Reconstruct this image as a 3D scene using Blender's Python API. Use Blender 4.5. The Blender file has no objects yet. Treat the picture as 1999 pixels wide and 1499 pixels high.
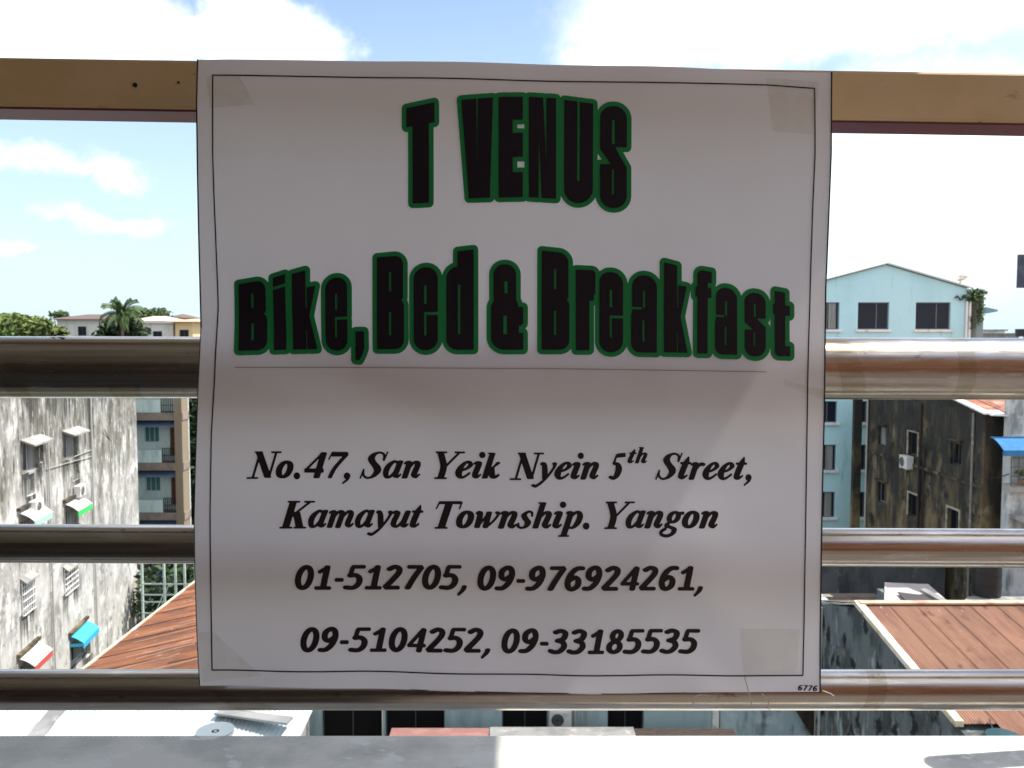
import bpy, math, random
import numpy as np
from mathutils import Vector, noise
R = math.radians
rnd = random.Random(7)
scene = bpy.context.scene
COL = scene.collection

# ================================================================ camera, sky, sun, exposure
FPX, CX, CY = 1663.0, 999.5, 749.5          # the lens in units of a 1999 x 1499 picture
PITCH = R(3.42)
CAMZ = 19.0                                 # terrace on an upper floor
cam_data = bpy.data.cameras.new('camera')
cam_data.sensor_width = 36.0
cam_data.lens = 36.0 * FPX / 1999.0
cam_data.clip_start = .05; cam_data.clip_end = 6000
cam = bpy.data.objects.new('camera', cam_data); COL.objects.link(cam)
cam.location = (0, 0, CAMZ); cam.rotation_euler = (R(90) - PITCH, 0, 0)
cam_data.dof.use_dof = True
cam_data.dof.focus_distance = 1.35; cam_data.dof.aperture_fstop = 15.0
scene.camera = cam
SUN = Vector((.50, .060, .86)).normalized()
world = bpy.data.worlds.new('World'); scene.world = world; world.use_nodes = True
sun_data = bpy.data.lights.new('sun', 'SUN'); sun_data.energy = 4.0; sun_data.angle = R(.55); sun_data.color = (1.0, .955, .88)
sun = bpy.data.objects.new('sun', sun_data); COL.objects.link(sun)
sun.rotation_euler = SUN.to_track_quat('Z', 'Y').to_euler(); sun.location = (10, 5, 40)
scene.view_settings.view_transform = 'Standard'; scene.view_settings.look = 'None'
scene.view_settings.exposure = 1.0; scene.view_settings.gamma = 1.0
scene.view_settings.use_curve_mapping = False
scene.cycles.max_bounces = 6
def ray(px, py):
    x = (px - CX) / FPX; y = (CY - py) / FPX
    return Vector((x, math.cos(PITCH) + y*math.sin(PITCH), -math.sin(PITCH) + y*math.cos(PITCH)))
def P(px, py, Y):
    d = ray(px, py); d = d * (Y / d.y)
    return Vector((d.x, d.y, d.z + CAMZ))
SKY_STRENGTH = .11
def build_world():
    nt = world.node_tree; N, L = nt.nodes, nt.links
    bg = N['Background']
    sky = N.new('ShaderNodeTexSky'); sky.sky_type = 'NISHITA'; sky.sun_disc = False
    sky.sun_elevation = math.asin(SUN.z); sky.sun_rotation = math.atan2(SUN.x, SUN.y)
    sky.air_density = 1.0; sky.dust_density = 1.2; sky.ozone_density = 1.4
    tc = N.new('ShaderNodeTexCoord')
    def math_n(op, a, b=None, clamp=False):
        m = N.new('ShaderNodeMath'); m.operation = op; m.use_clamp = clamp
        for i, v in enumerate((a, b)):
            if v is None: continue
            if isinstance(v, (int, float)): m.inputs[i].default_value = v
            else: L.new(v, m.inputs[i])
        return m.outputs[0]
    def vec_n(op, a, b):
        m = N.new('ShaderNodeVectorMath'); m.operation = op
        L.new(a, m.inputs[0])
        if isinstance(b, tuple): m.inputs[1].default_value = b
        else: L.new(b, m.inputs[1])
        return m.outputs[0]
    def noise_n(src, sc, det, rough=.55):
        n = N.new('ShaderNodeTexNoise'); n.inputs['Scale'].default_value = sc; n.inputs['Detail'].default_value = det
        n.inputs['Roughness'].default_value = rough; L.new(src, n.inputs['Vector']); return n
    d0 = tc.outputs['Generated']
    warp = noise_n(d0, 9.0, 6, .62)
    w2 = vec_n('SUBTRACT', warp.outputs['Color'], (.5, .5, .5))
    w3 = vec_n('MULTIPLY', w2, (.13, .13, .09))
    d = vec_n('ADD', d0, w3)
    total = None
    for px, py, rx, ry, s in ((90,40,280,105,1.0),(330,80,140,55,1.0),(530,70,135,75,1.05),(1560,-10,480,150,1.0),(1250,110,140,60,.9),(1850,330,330,260,.70),
                              (60,302,170,38,.50),(215,322,60,34,.46),(225,425,115,28,.47),(20,480,65,14,.42),(1000,-420,900,170,.8),(300,-700,500,260,.8)):
        c = ray(px, py); dist = c.length; c = c.normalized()
        v = vec_n('SUBTRACT', d, (c.x, 0, c.z))
        v = vec_n('MULTIPLY', v, (FPX*dist/rx, 0, FPX*dist/ry))
        ln = N.new('ShaderNodeVectorMath'); ln.operation = 'LENGTH'; L.new(v, ln.inputs[0])
        b = math_n('SUBTRACT', 1.25, ln.outputs['Value'], True)
        b = math_n('MULTIPLY', b, s)
        total = b if total is None else math_n('MAXIMUM', total, b)
    # broken cloud added outside the view to raise the ambient light
    big = noise_n(d0, 2.6, 5, .55); sepy = N.new('ShaderNodeSeparateXYZ'); L.new(d0, sepy.inputs[0])
    out_ = N.new('ShaderNodeMapRange'); out_.inputs['From Min'].default_value = .80; out_.inputs['From Max'].default_value = .55; L.new(sepy.outputs['Y'], out_.inputs['Value'])
    rest = math_n('MULTIPLY', math_n('MULTIPLY', math_n('SUBTRACT', big.outputs['Fac'], .44), 6.0, True), out_.outputs[0])
    total = math_n('MAXIMUM', total, rest)
    fine = noise_n(d0, 14.0, 7, .6)
    dens = math_n('ADD', total, math_n('MULTIPLY', math_n('SUBTRACT', fine.outputs['Fac'], .5), .55))
    mr = N.new('ShaderNodeMapRange'); mr.interpolation_type = 'SMOOTHSTEP'
    mr.inputs['From Min'].default_value = .08; mr.inputs['From Max'].default_value = .78; L.new(dens, mr.inputs['Value'])
    sep = N.new('ShaderNodeSeparateXYZ'); L.new(d0, sep.inputs[0])
    # pale moisture haze low over the city
    hz = N.new('ShaderNodeMapRange'); hz.inputs['From Min'].default_value = .0; hz.inputs['From Max'].default_value = .42
    hz.inputs['To Min'].default_value = .80; hz.inputs['To Max'].default_value = .04; L.new(sep.outputs['Z'], hz.inputs['Value'])
    mix1 = N.new('ShaderNodeMix'); mix1.data_type = 'RGBA'; mix1.inputs['B'].default_value = (3.85, 5.0, 5.9, 1)
    L.new(hz.outputs[0], mix1.inputs['Factor']); L.new(sky.outputs[0], mix1.inputs['A'])
    mix2 = N.new('ShaderNodeMix'); mix2.data_type = 'RGBA'; mix2.inputs['B'].default_value = (7.9, 8.0, 8.1, 1)
    L.new(mr.outputs[0], mix2.inputs['Factor']); L.new(mix1.outputs['Result'], mix2.inputs['A'])
    L.new(mix2.outputs['Result'], bg.inputs['Color']); bg.inputs['Strength'].default_value = SKY_STRENGTH
build_world()

# ================================================================ materials
MATS = {}
def M(name, base, rough=.75, layers=(), bump=None, metal=0.0, spec=.4, island=0.0, sheetvar=0.0):
    """layers: (colour, (sx,sy,sz), detail, lo, hi) patches of wear laid over the base, in world metres"""
    if name in MATS: return MATS[name]
    m = bpy.data.materials.new(name); m.use_nodes = True; MATS[name] = m
    nt = m.node_tree; N, L = nt.nodes, nt.links; b = N['Principled BSDF']
    b.inputs['Roughness'].default_value = rough; b.inputs['Metallic'].default_value = metal
    b.inputs['Specular IOR Level'].default_value = spec
    b.inputs['Base Color'].default_value = (*base, 1)
    geo = N.new('ShaderNodeNewGeometry'); cur = None
    for k, lay in enumerate(layers):
        colr, sc, det, lo, hi = lay[:5]
        mp = N.new('ShaderNodeVectorMath'); mp.operation = 'MULTIPLY_ADD'; mp.inputs[1].default_value = sc
        mp.inputs[2].default_value = (k*7.3, k*3.1, k*5.7); L.new(geo.outputs['Position'], mp.inputs[0])
        n = N.new('ShaderNodeTexNoise'); n.inputs['Scale'].default_value = 1; n.inputs['Detail'].default_value = det
        n.inputs['Roughness'].default_value = .62; L.new(mp.outputs[0], n.inputs['Vector'])
        r = N.new('ShaderNodeMapRange'); r.inputs['From Min'].default_value = lo; r.inputs['From Max'].default_value = hi
        L.new(n.outputs['Fac'], r.inputs['Value'])
        if len(lay) > 5:     # mildew that has grown thicker higher up the wall
            sp = N.new('ShaderNodeSeparateXYZ'); L.new(geo.outputs['Position'], sp.inputs[0])
            g = N.new('ShaderNodeMapRange'); g.inputs['From Min'].default_value = lay[5][0]; g.inputs['From Max'].default_value = lay[5][1]
            g.inputs['To Min'].default_value = lay[5][2]; g.inputs['To Max'].default_value = lay[5][3]; L.new(sp.outputs['Z'], g.inputs['Value'])
            ad = N.new('ShaderNodeMath'); ad.operation = 'ADD'; L.new(n.outputs['Fac'], ad.inputs[0]); L.new(g.outputs[0], ad.inputs[1]); L.new(ad.outputs[0], r.inputs['Value'])
        mx = N.new('ShaderNodeMix'); mx.data_type = 'RGBA'; mx.inputs['B'].default_value = (*colr, 1)
        if cur is None: mx.inputs['A'].default_value = (*base, 1)
        else: L.new(cur, mx.inputs['A'])
        L.new(r.outputs[0], mx.inputs['Factor']); cur = mx.outputs['Result']
    if island:
        hs = N.new('ShaderNodeHueSaturation'); mr = N.new('ShaderNodeMapRange')
        mr.inputs['To Min'].default_value = 1-island; mr.inputs['To Max'].default_value = 1+island
        L.new(geo.outputs['Random Per Island'], mr.inputs['Value']); L.new(mr.outputs[0], hs.inputs['Value'])
        if cur is None: hs.inputs['Color'].default_value = (*base, 1)
        else: L.new(cur, hs.inputs['Color'])
        cur = hs.outputs[0]
    if sheetvar:         # each sheet has weathered a little differently
        hs = N.new('ShaderNodeHueSaturation'); oi = N.new('ShaderNodeObjectInfo'); mr = N.new('ShaderNodeMapRange')
        mr.inputs['To Min'].default_value = 1-sheetvar; mr.inputs['To Max'].default_value = 1+sheetvar
        L.new(oi.outputs['Random'], mr.inputs['Value']); L.new(mr.outputs[0], hs.inputs['Value']); L.new(cur, hs.inputs['Color']); cur = hs.outputs[0]
    if cur is not None: L.new(cur, b.inputs['Base Color'])
    if bump:
        mp = N.new('ShaderNodeVectorMath'); mp.operation = 'MULTIPLY'; mp.inputs[1].default_value = bump[0]
        L.new(geo.outputs['Position'], mp.inputs[0])
        n = N.new('ShaderNodeTexNoise'); n.inputs['Scale'].default_value = 1; n.inputs['Detail'].default_value = 5
        L.new(mp.outputs[0], n.inputs['Vector'])
        bp = N.new('ShaderNodeBump'); bp.inputs['Strength'].default_value = bump[1]; bp.inputs['Distance'].default_value = bump[2]
        L.new(n.outputs['Fac'], bp.inputs['Height']); L.new(bp.outputs[0], b.inputs['Normal'])
    return m
WHITE_STAIN = M('stained_white_plaster', (.50,.49,.465), .9, (
    ((.34,.335,.315), (.5,.5,.45), 11, .43, .57, (4,16.5,-.06,.09)), ((.66,.65,.62), (.7,.7,.9), 9, .52, .62),
    ((.16,.155,.13), (1.0,1.0,.34), 12, .49, .64, (7.0,16.5,-.05,.15)), ((.075,.075,.062), (2.3,2.3,.7), 12, .56, .67, (9.0,16.8,-.05,.08)),
    ((.24,.24,.23), (1.7,1.7,1.5), 13, .54, .63), ((.66,.65,.63), (6.5,6.5,1.6), 12, .58, .66), ((.09,.09,.08), (6,6,4), 10, .65, .71)), bump=((4,4,4), .5, .03))
WHITE_STAIN_TOP = M('mildewed_white_plaster', (.52,.51,.48), .9, (
    ((.13,.13,.11), (1.6,1.6,.30), 9, .44, .60), ((.72,.71,.69), (2.2,2.2,.25), 7, .54, .66), ((.22,.22,.19), (3,3,2), 9, .52, .66)), bump=((4,4,4), .5, .03))
DARK_STAIN = M('dark_mossy_concrete', (.095,.074,.042), .95, (
    ((.19,.15,.08), (.8,.8,.5), 11, .48, .62, (6,15,.07,-.06)), ((.20,.185,.145), (2.6,2.6,.9), 12, .58, .68), ((.028,.028,.024), (1.1,1.1,.36), 11, .48, .60, (8,15.5,-.06,.13)),
    ((.016,.017,.016), (.9,.9,.9), 12, .54, .64)), bump=((4,4,4), .5, .03))
BLUE_STAIN = M('weathered_blue_grey_concrete', (.12,.145,.15), .95, (
    ((.05,.058,.06), (.8,.8,.55), 11, .46, .58), ((.32,.38,.40), (2.6,2.6,.7), 11, .54, .66, (4,9,.08,-.05)), ((.012,.014,.016), (1.3,1.3,1.0), 11, .56, .61), ((.20,.17,.12), (2.2,2.2,1.2), 10, .60, .72)), bump=((4,4,4), .5, .03))
PALE_STAIN = M('pale_blue_stained_wall', (.36,.47,.52), .9, (
    ((.12,.15,.17), (2.0,2.0,.5), 9, .52, .66), ((.50,.60,.64), (1.0,1.0,.8), 6, .50, .66)))
MINT = M('mint_painted_wall', (.46,.71,.77), .8, (((.38,.62,.68), (.5,.5,.15), 7, .45, .70), ((.25,.42,.46), (1.8,1.8,.25), 9, .60, .74), ((.44,.72,.78), (.2,.2,.9), 4, .50, .70)))
MINT_OLD = M('faded_mint_plaster', (.58,.70,.66), .85, (((.36,.46,.44), (1.2,1.2,.4), 7, .50, .70),))
GREY_WALL = M('grey_render', (.22,.24,.25), .9, (((.12,.13,.13), (1.5,1.5,.3), 7, .50, .66),))
TRIM_BROWN = M('brown_weathered_slab', (.27,.22,.18), .9, (((.17,.14,.12), (1.5,1.5,1.5), 7, .45, .65),))
TAN = M('tan_painted_column', (.24,.19,.13), .85, (((.25,.21,.16), (1.2,1.2,.5), 6, .48, .66),))
CONCRETE = M('old_concrete', (.33,.32,.30), .92, (((.20,.20,.19), (1.4,1.4,1.4), 8, .46, .62),))
DARK = M('dark_interior', (.008,.008,.009), .9, spec=.1)
DARK_TIMBER = M('dark_painted_boards', (.05,.032,.026), .8, (((.025,.018,.016), (4,4,.6), 6, .45, .6),))
GLASS = M('dark_window_glass', (.012,.016,.026), .35, spec=.25)
GLASS_BLUE = M('blue_green_window_glass', (.05,.17,.20), .15, spec=.6)
CURTAIN = M('grey_curtain', (.26,.27,.26), .9, (((.16,.17,.17), (9,9,.3), 4, .45, .6),))
FRAME_DARK = M('dark_window_frame', (.045,.05,.055), .5)
FRAME_WHITE = M('white_painted_metal', (.72,.72,.70), .55, (((.45,.42,.38), (3,3,3), 7, .56, .68),))
FRAME_GREEN = M('pale_green_metal', (.48,.60,.55), .6)
DOOR_RED = M('red_brown_door', (.16,.045,.03), .6)
BLUE_TIN = M('blue_awning_sheet', (.03,.15,.34), .9, (((.05,.20,.38), (3,3,1), 6, .5, .66),))
BLUE_BRIGHT = M('bright_blue_awning', (.05,.40,.66), .5)
BLUE_SLATE = M('dull_blue_canopy', (.10,.16,.25), .7, (((.16,.21,.28), (2,2,2), 6, .5, .66),))
GREEN_TIN = M('vivid_green_awning_edge', (.05,.55,.12), .5)
RED_CLOTH = M('faded_red_cloth', (.5,.08,.07), .8)
RUST = M('rusty_brown_roof_sheet', (.24,.10,.052), .8, (
    ((.145,.068,.047), (.5,1.6,.5), 8, .44, .62), ((.36,.17,.10), (.35,3.2,.35), 7, .58, .72), ((.10,.05,.038), (.8,1.6,.8), 10, .57, .68), ((.30,.25,.22), (3,6,3), 11, .63, .70)), spec=.25, sheetvar=.28)
TERRACOTTA = M('weathered_red_roof_sheet', (.25,.135,.090), .8, (
    ((.19,.095,.068), (3.0,.35,.35), 8, .45, .62), ((.29,.155,.10), (.9,.5,.4), 10, .54, .70), ((.11,.06,.05), (1.6,.8,.8), 11, .60, .68), ((.36,.30,.26), (4,2,2), 11, .64, .70)), spec=.25, sheetvar=.07)
RIDGE = M('pale_ridge_cap', (.55,.38,.27), .8, (((.35,.2,.15), (2,2,2), 6, .5, .66),))
VERGE = M('cream_verge_board', (.60,.53,.38), .8, (((.30,.22,.14), (2.2,2.2,2.2), 8, .50, .64), ((.70,.66,.58), (.9,.9,.9), 5, .5, .62)))
WHITE_TIN = M('white_roof_sheet', (.46,.53,.55), .55, (((.36,.43,.45), (.5,2.4,.5), 7, .48, .66), ((.36,.36,.34), (1.5,1.5,1.5), 8, .62, .74)))
GREY_TIN = M('grey_roof_sheet', (.24,.24,.235), .7, (((.17,.17,.17), (1,1,1), 7, .46, .62), ((.42,.38,.34), (2,2,2), 6, .58, .7)))
PINK_TIN = M('dusty_pink_board', (.24,.115,.10), .8, (((.28,.16,.15), (2,2,2), 6, .48, .62),))
FAR_ROOF = M('far_brown_roof', (.13,.09,.08), .9)
FAR_WHITE = M('far_white_wall', (.62,.62,.60), .9, (((.45,.46,.45), (.4,.4,.2), 6, .48, .64),))
FAR_CREAM = M('far_cream_wall', (.66,.52,.30), .9)
BLACK_PLASTIC = M('black_plastic', (.015,.016,.018), .45)
AC_WHITE = M('air_conditioner_shell', (.60,.60,.57), .5, (((.40,.38,.34), (4,4,4), 6, .56, .7),))
PIPE_GREY = M('grey_drain_pipe', (.40,.40,.38), .6)
LEAF = M('leaves_mid_green', (.060,.105,.028), .6, (((.030,.060,.018), (1.2,1.2,1.2), 5, .45, .6), ((.13,.16,.045), (.7,.7,.7), 5, .58, .7)), island=.45)
LEAF_YELLOW = M('leaves_yellow_green', (.16,.20,.045), .6, (((.07,.12,.03), (.35,.35,.35), 5, .46, .6),), island=.4)
LEAF_DARK = M('leaves_dark_green', (.028,.055,.018), .6, (((.012,.026,.010), (1,1,1), 5, .45, .6),), island=.5)
BARK = M('bark', (.13,.10,.075), .95)
GROUND = M('earth_and_grass', (.16,.14,.10), .95, (((.07,.10,.035), (.05,.05,.05), 8, .45, .60), ((.22,.21,.19), (.09,.09,.09), 7, .56, .66)))
STREET = M('asphalt', (.055,.055,.056), .9, (((.08,.078,.075), (.8,.8,.8), 6, .5, .66),))

# ================================================================ mesh and scene helpers
ORG = {}
def tag(o, label=None, cat=None, group=None, kind=None):
    if label: o['label'] = label
    if cat: o['category'] = cat
    if group: o['group'] = group
    if kind: o['kind'] = kind
    return o
def empty(name, loc, label, cat, group=None):
    o = bpy.data.objects.new(name, None); COL.objects.link(o); o.location = loc; o.empty_display_size = .3
    ORG[o.name] = Vector(loc); return tag(o, label, cat, group)
class MB:
    def __init__(s): s.v = []; s.f = []
    def add(s, vs, fs):
        b = len(s.v); s.v += [tuple(v) for v in vs]; s.f += [tuple(i+b for i in f) for f in fs]; return s
    def hexa(s, p):      # 8 points: bottom ring 0-3, top ring 4-7
        return s.add(p, [(3,2,1,0),(4,5,6,7),(0,1,5,4),(1,2,6,5),(2,3,7,6),(3,0,4,7)])
    def box(s, x0, x1, y0, y1, z0, z1):
        return s.hexa([(x0,y0,z0),(x1,y0,z0),(x1,y1,z0),(x0,y1,z0),(x0,y0,z1),(x1,y0,z1),(x1,y1,z1),(x0,y1,z1)])
    def quad(s, a, b, c, d): return s.add([a,b,c,d], [(0,1,2,3)])
    def slab(s, a, b, c, d, t):      # four corners counter-clockwise from above, thickness t downwards
        dn = Vector((0,0,-t)); pts = [Vector(q) for q in (a,b,c,d)]
        return s.hexa([p+dn for p in pts] + pts)
    def tube(s, a, b, r, n=12, r2=None, caps=True):
        a, b = Vector(a), Vector(b); ax = (b-a).normalized(); r2 = r if r2 is None else r2
        u = ax.orthogonal().normalized(); w = ax.cross(u)
        vs = []
        for c, rad in ((a, r), (b, r2)):
            for k in range(n):
                t = 2*math.pi*k/n; vs.append(c + (u*math.cos(t) + w*math.sin(t))*rad)
        fs = [(k, (k+1)%n, n+(k+1)%n, n+k) for k in range(n)]
        if caps: vs = vs + vs; fs += [tuple(range(3*n-1,2*n-1,-1)), tuple(range(3*n, 4*n))]   # caps keep their own rim so the side shades as a true cylinder
        return s.add(vs, fs)
    def build(s, name, mat, parent=None, smooth=False, bevel=0, label=None, cat=None, group=None, kind=None):
        me = bpy.data.meshes.new(name)
        if parent is not None: o0 = ORG[parent.name]
        else:
            a = np.array(s.v); o0 = Vector((float((a[:,0].min()+a[:,0].max())/2), float((a[:,1].min()+a[:,1].max())/2), float(a[:,2].min())))
        me.from_pydata([(v[0]-o0.x, v[1]-o0.y, v[2]-o0.z) for v in s.v], [], s.f); me.update()
        me.materials.append(mat)
        if smooth: me.polygons.foreach_set('use_smooth', [True]*len(me.polygons))
        o = bpy.data.objects.new(name, me); COL.objects.link(o)
        if parent is None: o.location = o0
        else: o.parent = parent
        ORG[o.name] = o0
        if bevel:
            bv = o.modifiers.new('bevel', 'BEVEL'); bv.width = bevel; bv.segments = 2; bv.limit_method = 'ANGLE'
        return tag(o, label, cat, group, kind)
class Frame:
    """a wall plane: o = origin at ground, u along the wall, n outward"""
    def __init__(s, o, u, n): s.o = Vector(o); s.u = Vector(u).normalized(); s.n = Vector(n).normalized()
    def pt(s, a, d, z): return s.o + s.u*a + s.n*d + Vector((0,0,z))
    def px(s, px, py):
        d = ray(px, py); c = Vector((0,0,CAMZ)); t = (s.o-c).dot(s.n)/d.dot(s.n); q = c + d*t
        return (q-s.o).dot(s.u), q.z
    def box(s, mb, a0, a1, d0, d1, z0, z1):
        return mb.hexa([s.pt(a0,d1,z0),s.pt(a1,d1,z0),s.pt(a1,d0,z0),s.pt(a0,d0,z0),s.pt(a0,d1,z1),s.pt(a1,d1,z1),s.pt(a1,d0,z1),s.pt(a0,d0,z1)])
def holed_wall(fr, a0, a1, z0, z1, holes, thick, reveal=.18):
    """wall volume with recessed openings in its outer face"""
    mb = MB(); A = sorted({a0, a1, *[h[0] for h in holes], *[h[1] for h in holes]}); Z = sorted({z0, z1, *[h[2] for h in holes], *[h[3] for h in holes]})
    for i in range(len(A)-1):
        for j in range(len(Z)-1):
            ca, cz = (A[i]+A[i+1])/2, (Z[j]+Z[j+1])/2
            if any(h[0] < ca < h[1] and h[2] < cz < h[3] for h in holes): continue
            mb.quad(fr.pt(A[i],0,Z[j]), fr.pt(A[i+1],0,Z[j]), fr.pt(A[i+1],0,Z[j+1]), fr.pt(A[i],0,Z[j+1]))
    for h0, h1, v0, v1 in holes:
        c = [(h0,v0),(h1,v0),(h1,v1),(h0,v1)]
        for k in range(4):
            p, q = c[k], c[(k+1)%4]
            mb.quad(fr.pt(p[0],0,p[1]), fr.pt(p[0],-reveal,p[1]), fr.pt(q[0],-reveal,q[1]), fr.pt(q[0],0,q[1]))
        mb.quad(*[fr.pt(a,-reveal,z) for a, z in c])
    b = [(a0,z0),(a1,z0),(a1,z1),(a0,z1)]
    for k in range(4):
        p, q = b[k], b[(k+1)%4]
        mb.quad(fr.pt(p[0],0,p[1]), fr.pt(p[0],-thick,p[1]), fr.pt(q[0],-thick,q[1]), fr.pt(q[0],0,q[1]))
    mb.quad(*[fr.pt(a,-thick,z) for a, z in b[::-1]])
    return mb
def window(fr, h, parent, fmat=None, gmat=None, bars=(.5,), fw=.05, reveal=.18, curtain=None, shutter=False):
    fmat = fmat or FRAME_DARK; gmat = gmat or GLASS
    a0, a1, z0, z1 = h; d0, d1 = -reveal+.03, -reveal+.08
    mb = MB(); e = .004
    fr.box(mb, a0+e, a1-e, d0, d1, z0+e, z0+fw); fr.box(mb, a0+e, a1-e, d0, d1, z1-fw, z1-e)
    fr.box(mb, a0+e, a0+fw, d0, d1, z0+fw, z1-fw); fr.box(mb, a1-fw, a1-e, d0, d1, z0+fw, z1-fw)
    for t in bars:
        c = a0+(a1-a0)*t; fr.box(mb, c-fw*.4, c+fw*.4, d0, d1-.005, z0+fw, z1-fw)
    w = mb.build('window', fmat, parent)
    p = MB(); fr.box(p, a0+fw*.8, a1-fw*.8, d0+.012, d0+.022, z0+fw*.8, z1-fw*.8); p.build('pane', gmat, w)
    if curtain:
        c0 = a0+(a1-a0)*curtain[0]; c1 = a0+(a1-a0)*curtain[1]
        p = MB(); fr.box(p, c0, c1, d1-.002, d1+.02, z0+fw, z1-fw); p.build('shutter', CURTAIN, w)
    return w
def grille(fr, a0, a1, z0, z1, d, parent, mat, nv=5, nh=4, r=.018, name='window_grille'):
    mb = MB()
    for k in range(nv+1): a = a0+(a1-a0)*k/nv; fr.box(mb, a-r, a+r, d-r, d+r, z0, z1)
    for k in range(nh+1): z = z0+(z1-z0)*k/nh; fr.box(mb, a0, a1, d+r+.002, d+3*r, z-r, z+r)
    return mb.build(name, mat, parent)
def awning(fr, a0, a1, z, depth, drop, mat, parent, side=.0, t=.03, name='awning'):
    mb = MB(); n = 6; vs = []
    for k in range(n+1):
        f = k/n; d = .01 + depth*f; zz = z - drop*(f**1.7)
        vs.append((d, zz))
    for (d0, q0), (d1, q1) in zip(vs[:-1], vs[1:]):
        mb.hexa([fr.pt(a0,d0,q0-t), fr.pt(a0,d1,q1-t), fr.pt(a1,d1,q1-t), fr.pt(a1,d0,q0-t), fr.pt(a0,d0,q0), fr.pt(a0,d1,q1), fr.pt(a1,d1,q1), fr.pt(a1,d0,q0)])
    return mb.build(name, mat, parent)
def air_conditioner(fr, a, z, label, w=.8, h=.55, dep=.32, d=.04):
    root = empty('air_conditioner', fr.pt(a, d, z), label, 'air conditioner', 'air conditioners on the outside walls')
    b = MB(); fr.box(b, a-w/2, a+w/2, d, d+dep, z, z+h); b.build('casing', AC_WHITE, root, bevel=.02)
    g = MB(); c = fr.pt(a-w*.13, d+dep+.003, z+h/2)
    g.tube(c, c+fr.n*.012, h*.38, 24); g.build('fan_opening', BLACK_PLASTIC, root)
    for r in (.36, .25, .13):
        q = MB()
        for k in range(20):
            t0, t1 = 2*math.pi*k/20, 2*math.pi*(k+1)/20
            p0 = c+fr.n*.018+fr.u*math.cos(t0)*h*r+Vector((0,0,1))*math.sin(t0)*h*r
            p1 = c+fr.n*.018+fr.u*math.cos(t1)*h*r+Vector((0,0,1))*math.sin(t1)*h*r
            q.tube(p0, p1, .006, 4, caps=False)
        q.build('guard_ring', PIPE_GREY, root)
    for s in (-.38, .38): k = MB(); fr.box(k, a+w*s-.02, a+w*s+.02, .0, d+dep, z-.05, z-.003); k.build('bracket', PIPE_GREY, root)
    return root
def corrugated(p0, ux, uy, w, l, waves, amp, t=.004, seg=6):
    """sheet from p0, waves across ux (width w), length l along uy"""
    mb = MB(); ux, uy = Vector(ux).normalized(), Vector(uy).normalized(); n = ux.cross(uy).normalized()
    if n.z < 0: n = -n
    vs = []; m = waves*seg
    for k in range(m+1):
        s = w*k/m; h = amp*math.cos(2*math.pi*k/seg)
        for q in (0, l): vs.append(Vector(p0)+ux*s+uy*q+n*h)
    fs = [(2*k, 2*k+2, 2*k+3, 2*k+1) for k in range(m)]
    mb.add(vs, fs); return mb
def copy_tree(o, parent=None, offset=None):
    c = o.copy(); COL.objects.link(c); c.parent = parent
    ORG[c.name] = ORG[o.name]
    if offset is not None: c.location = o.location + Vector(offset)
    for ch in [x for x in list(bpy.data.objects) if x.parent == o and x != c]: copy_tree(ch, c)
    return c
def leaves(mb, c, rad, n, size, shell=.45, rng=None):
    rng = rng or rnd
    for _ in range(n):
        d = Vector((rng.gauss(0,1), rng.gauss(0,1), rng.gauss(0,1))).normalized()
        r = shell + (1-shell)*rng.random()
        p = Vector((c[0]+d.x*rad[0]*r, c[1]+d.y*rad[1]*r, c[2]+d.z*rad[2]*r))
        a = Vector((rng.gauss(0,1), rng.gauss(0,1), rng.gauss(0,.6))).normalized(); b = a.orthogonal().normalized()
        b = (b + a.cross(b)*rng.uniform(-1,1)).normalized()
        s = size*rng.uniform(.6, 1.4)
        mb.quad(p-a*s-b*s*.15, p-b*s*.5, p+a*s+b*s*.15, p+b*s*.5)
def tree(name, base, top, spread, label, leaf=None, n=2200, size=.28, clumps=11, group=None, seed=1, low=.35, cat='tree'):
    rng = random.Random(seed); base = Vector(base); H = top-base.z
    root = empty(name, base, label, cat, group)
    tr = MB(); tr.tube(base, base+Vector((0,0,H*.62)), .028*H*.6, 8, .012*H)
    cr = MB()
    for k in range(clumps):
        a = rng.uniform(0, 6.28); q = math.sqrt(rng.random()); zz = base.z + H*(low + (1-low)*rng.random()*.86)
        f = 1-.45*abs((zz-base.z)/H-.62)*2
        c = Vector((base.x+math.cos(a)*q*spread*.68*f, base.y+math.sin(a)*q*spread*.68*f, zz))
        tr.tube(base+Vector((0,0,H*rng.uniform(.35,.6))), c, .010*H, 5, .003*H)
        rr_ = spread*rng.uniform(.26,.48)
        c.z = min(c.z, top-rr_*.7)
        leaves(cr, c, (rr_, rr_, rr_*.7), n//clumps, size, rng=rng)
    tr.build('trunk', BARK, root, smooth=True); cr.build('crown', leaf or LEAF, root)
    return root
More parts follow.
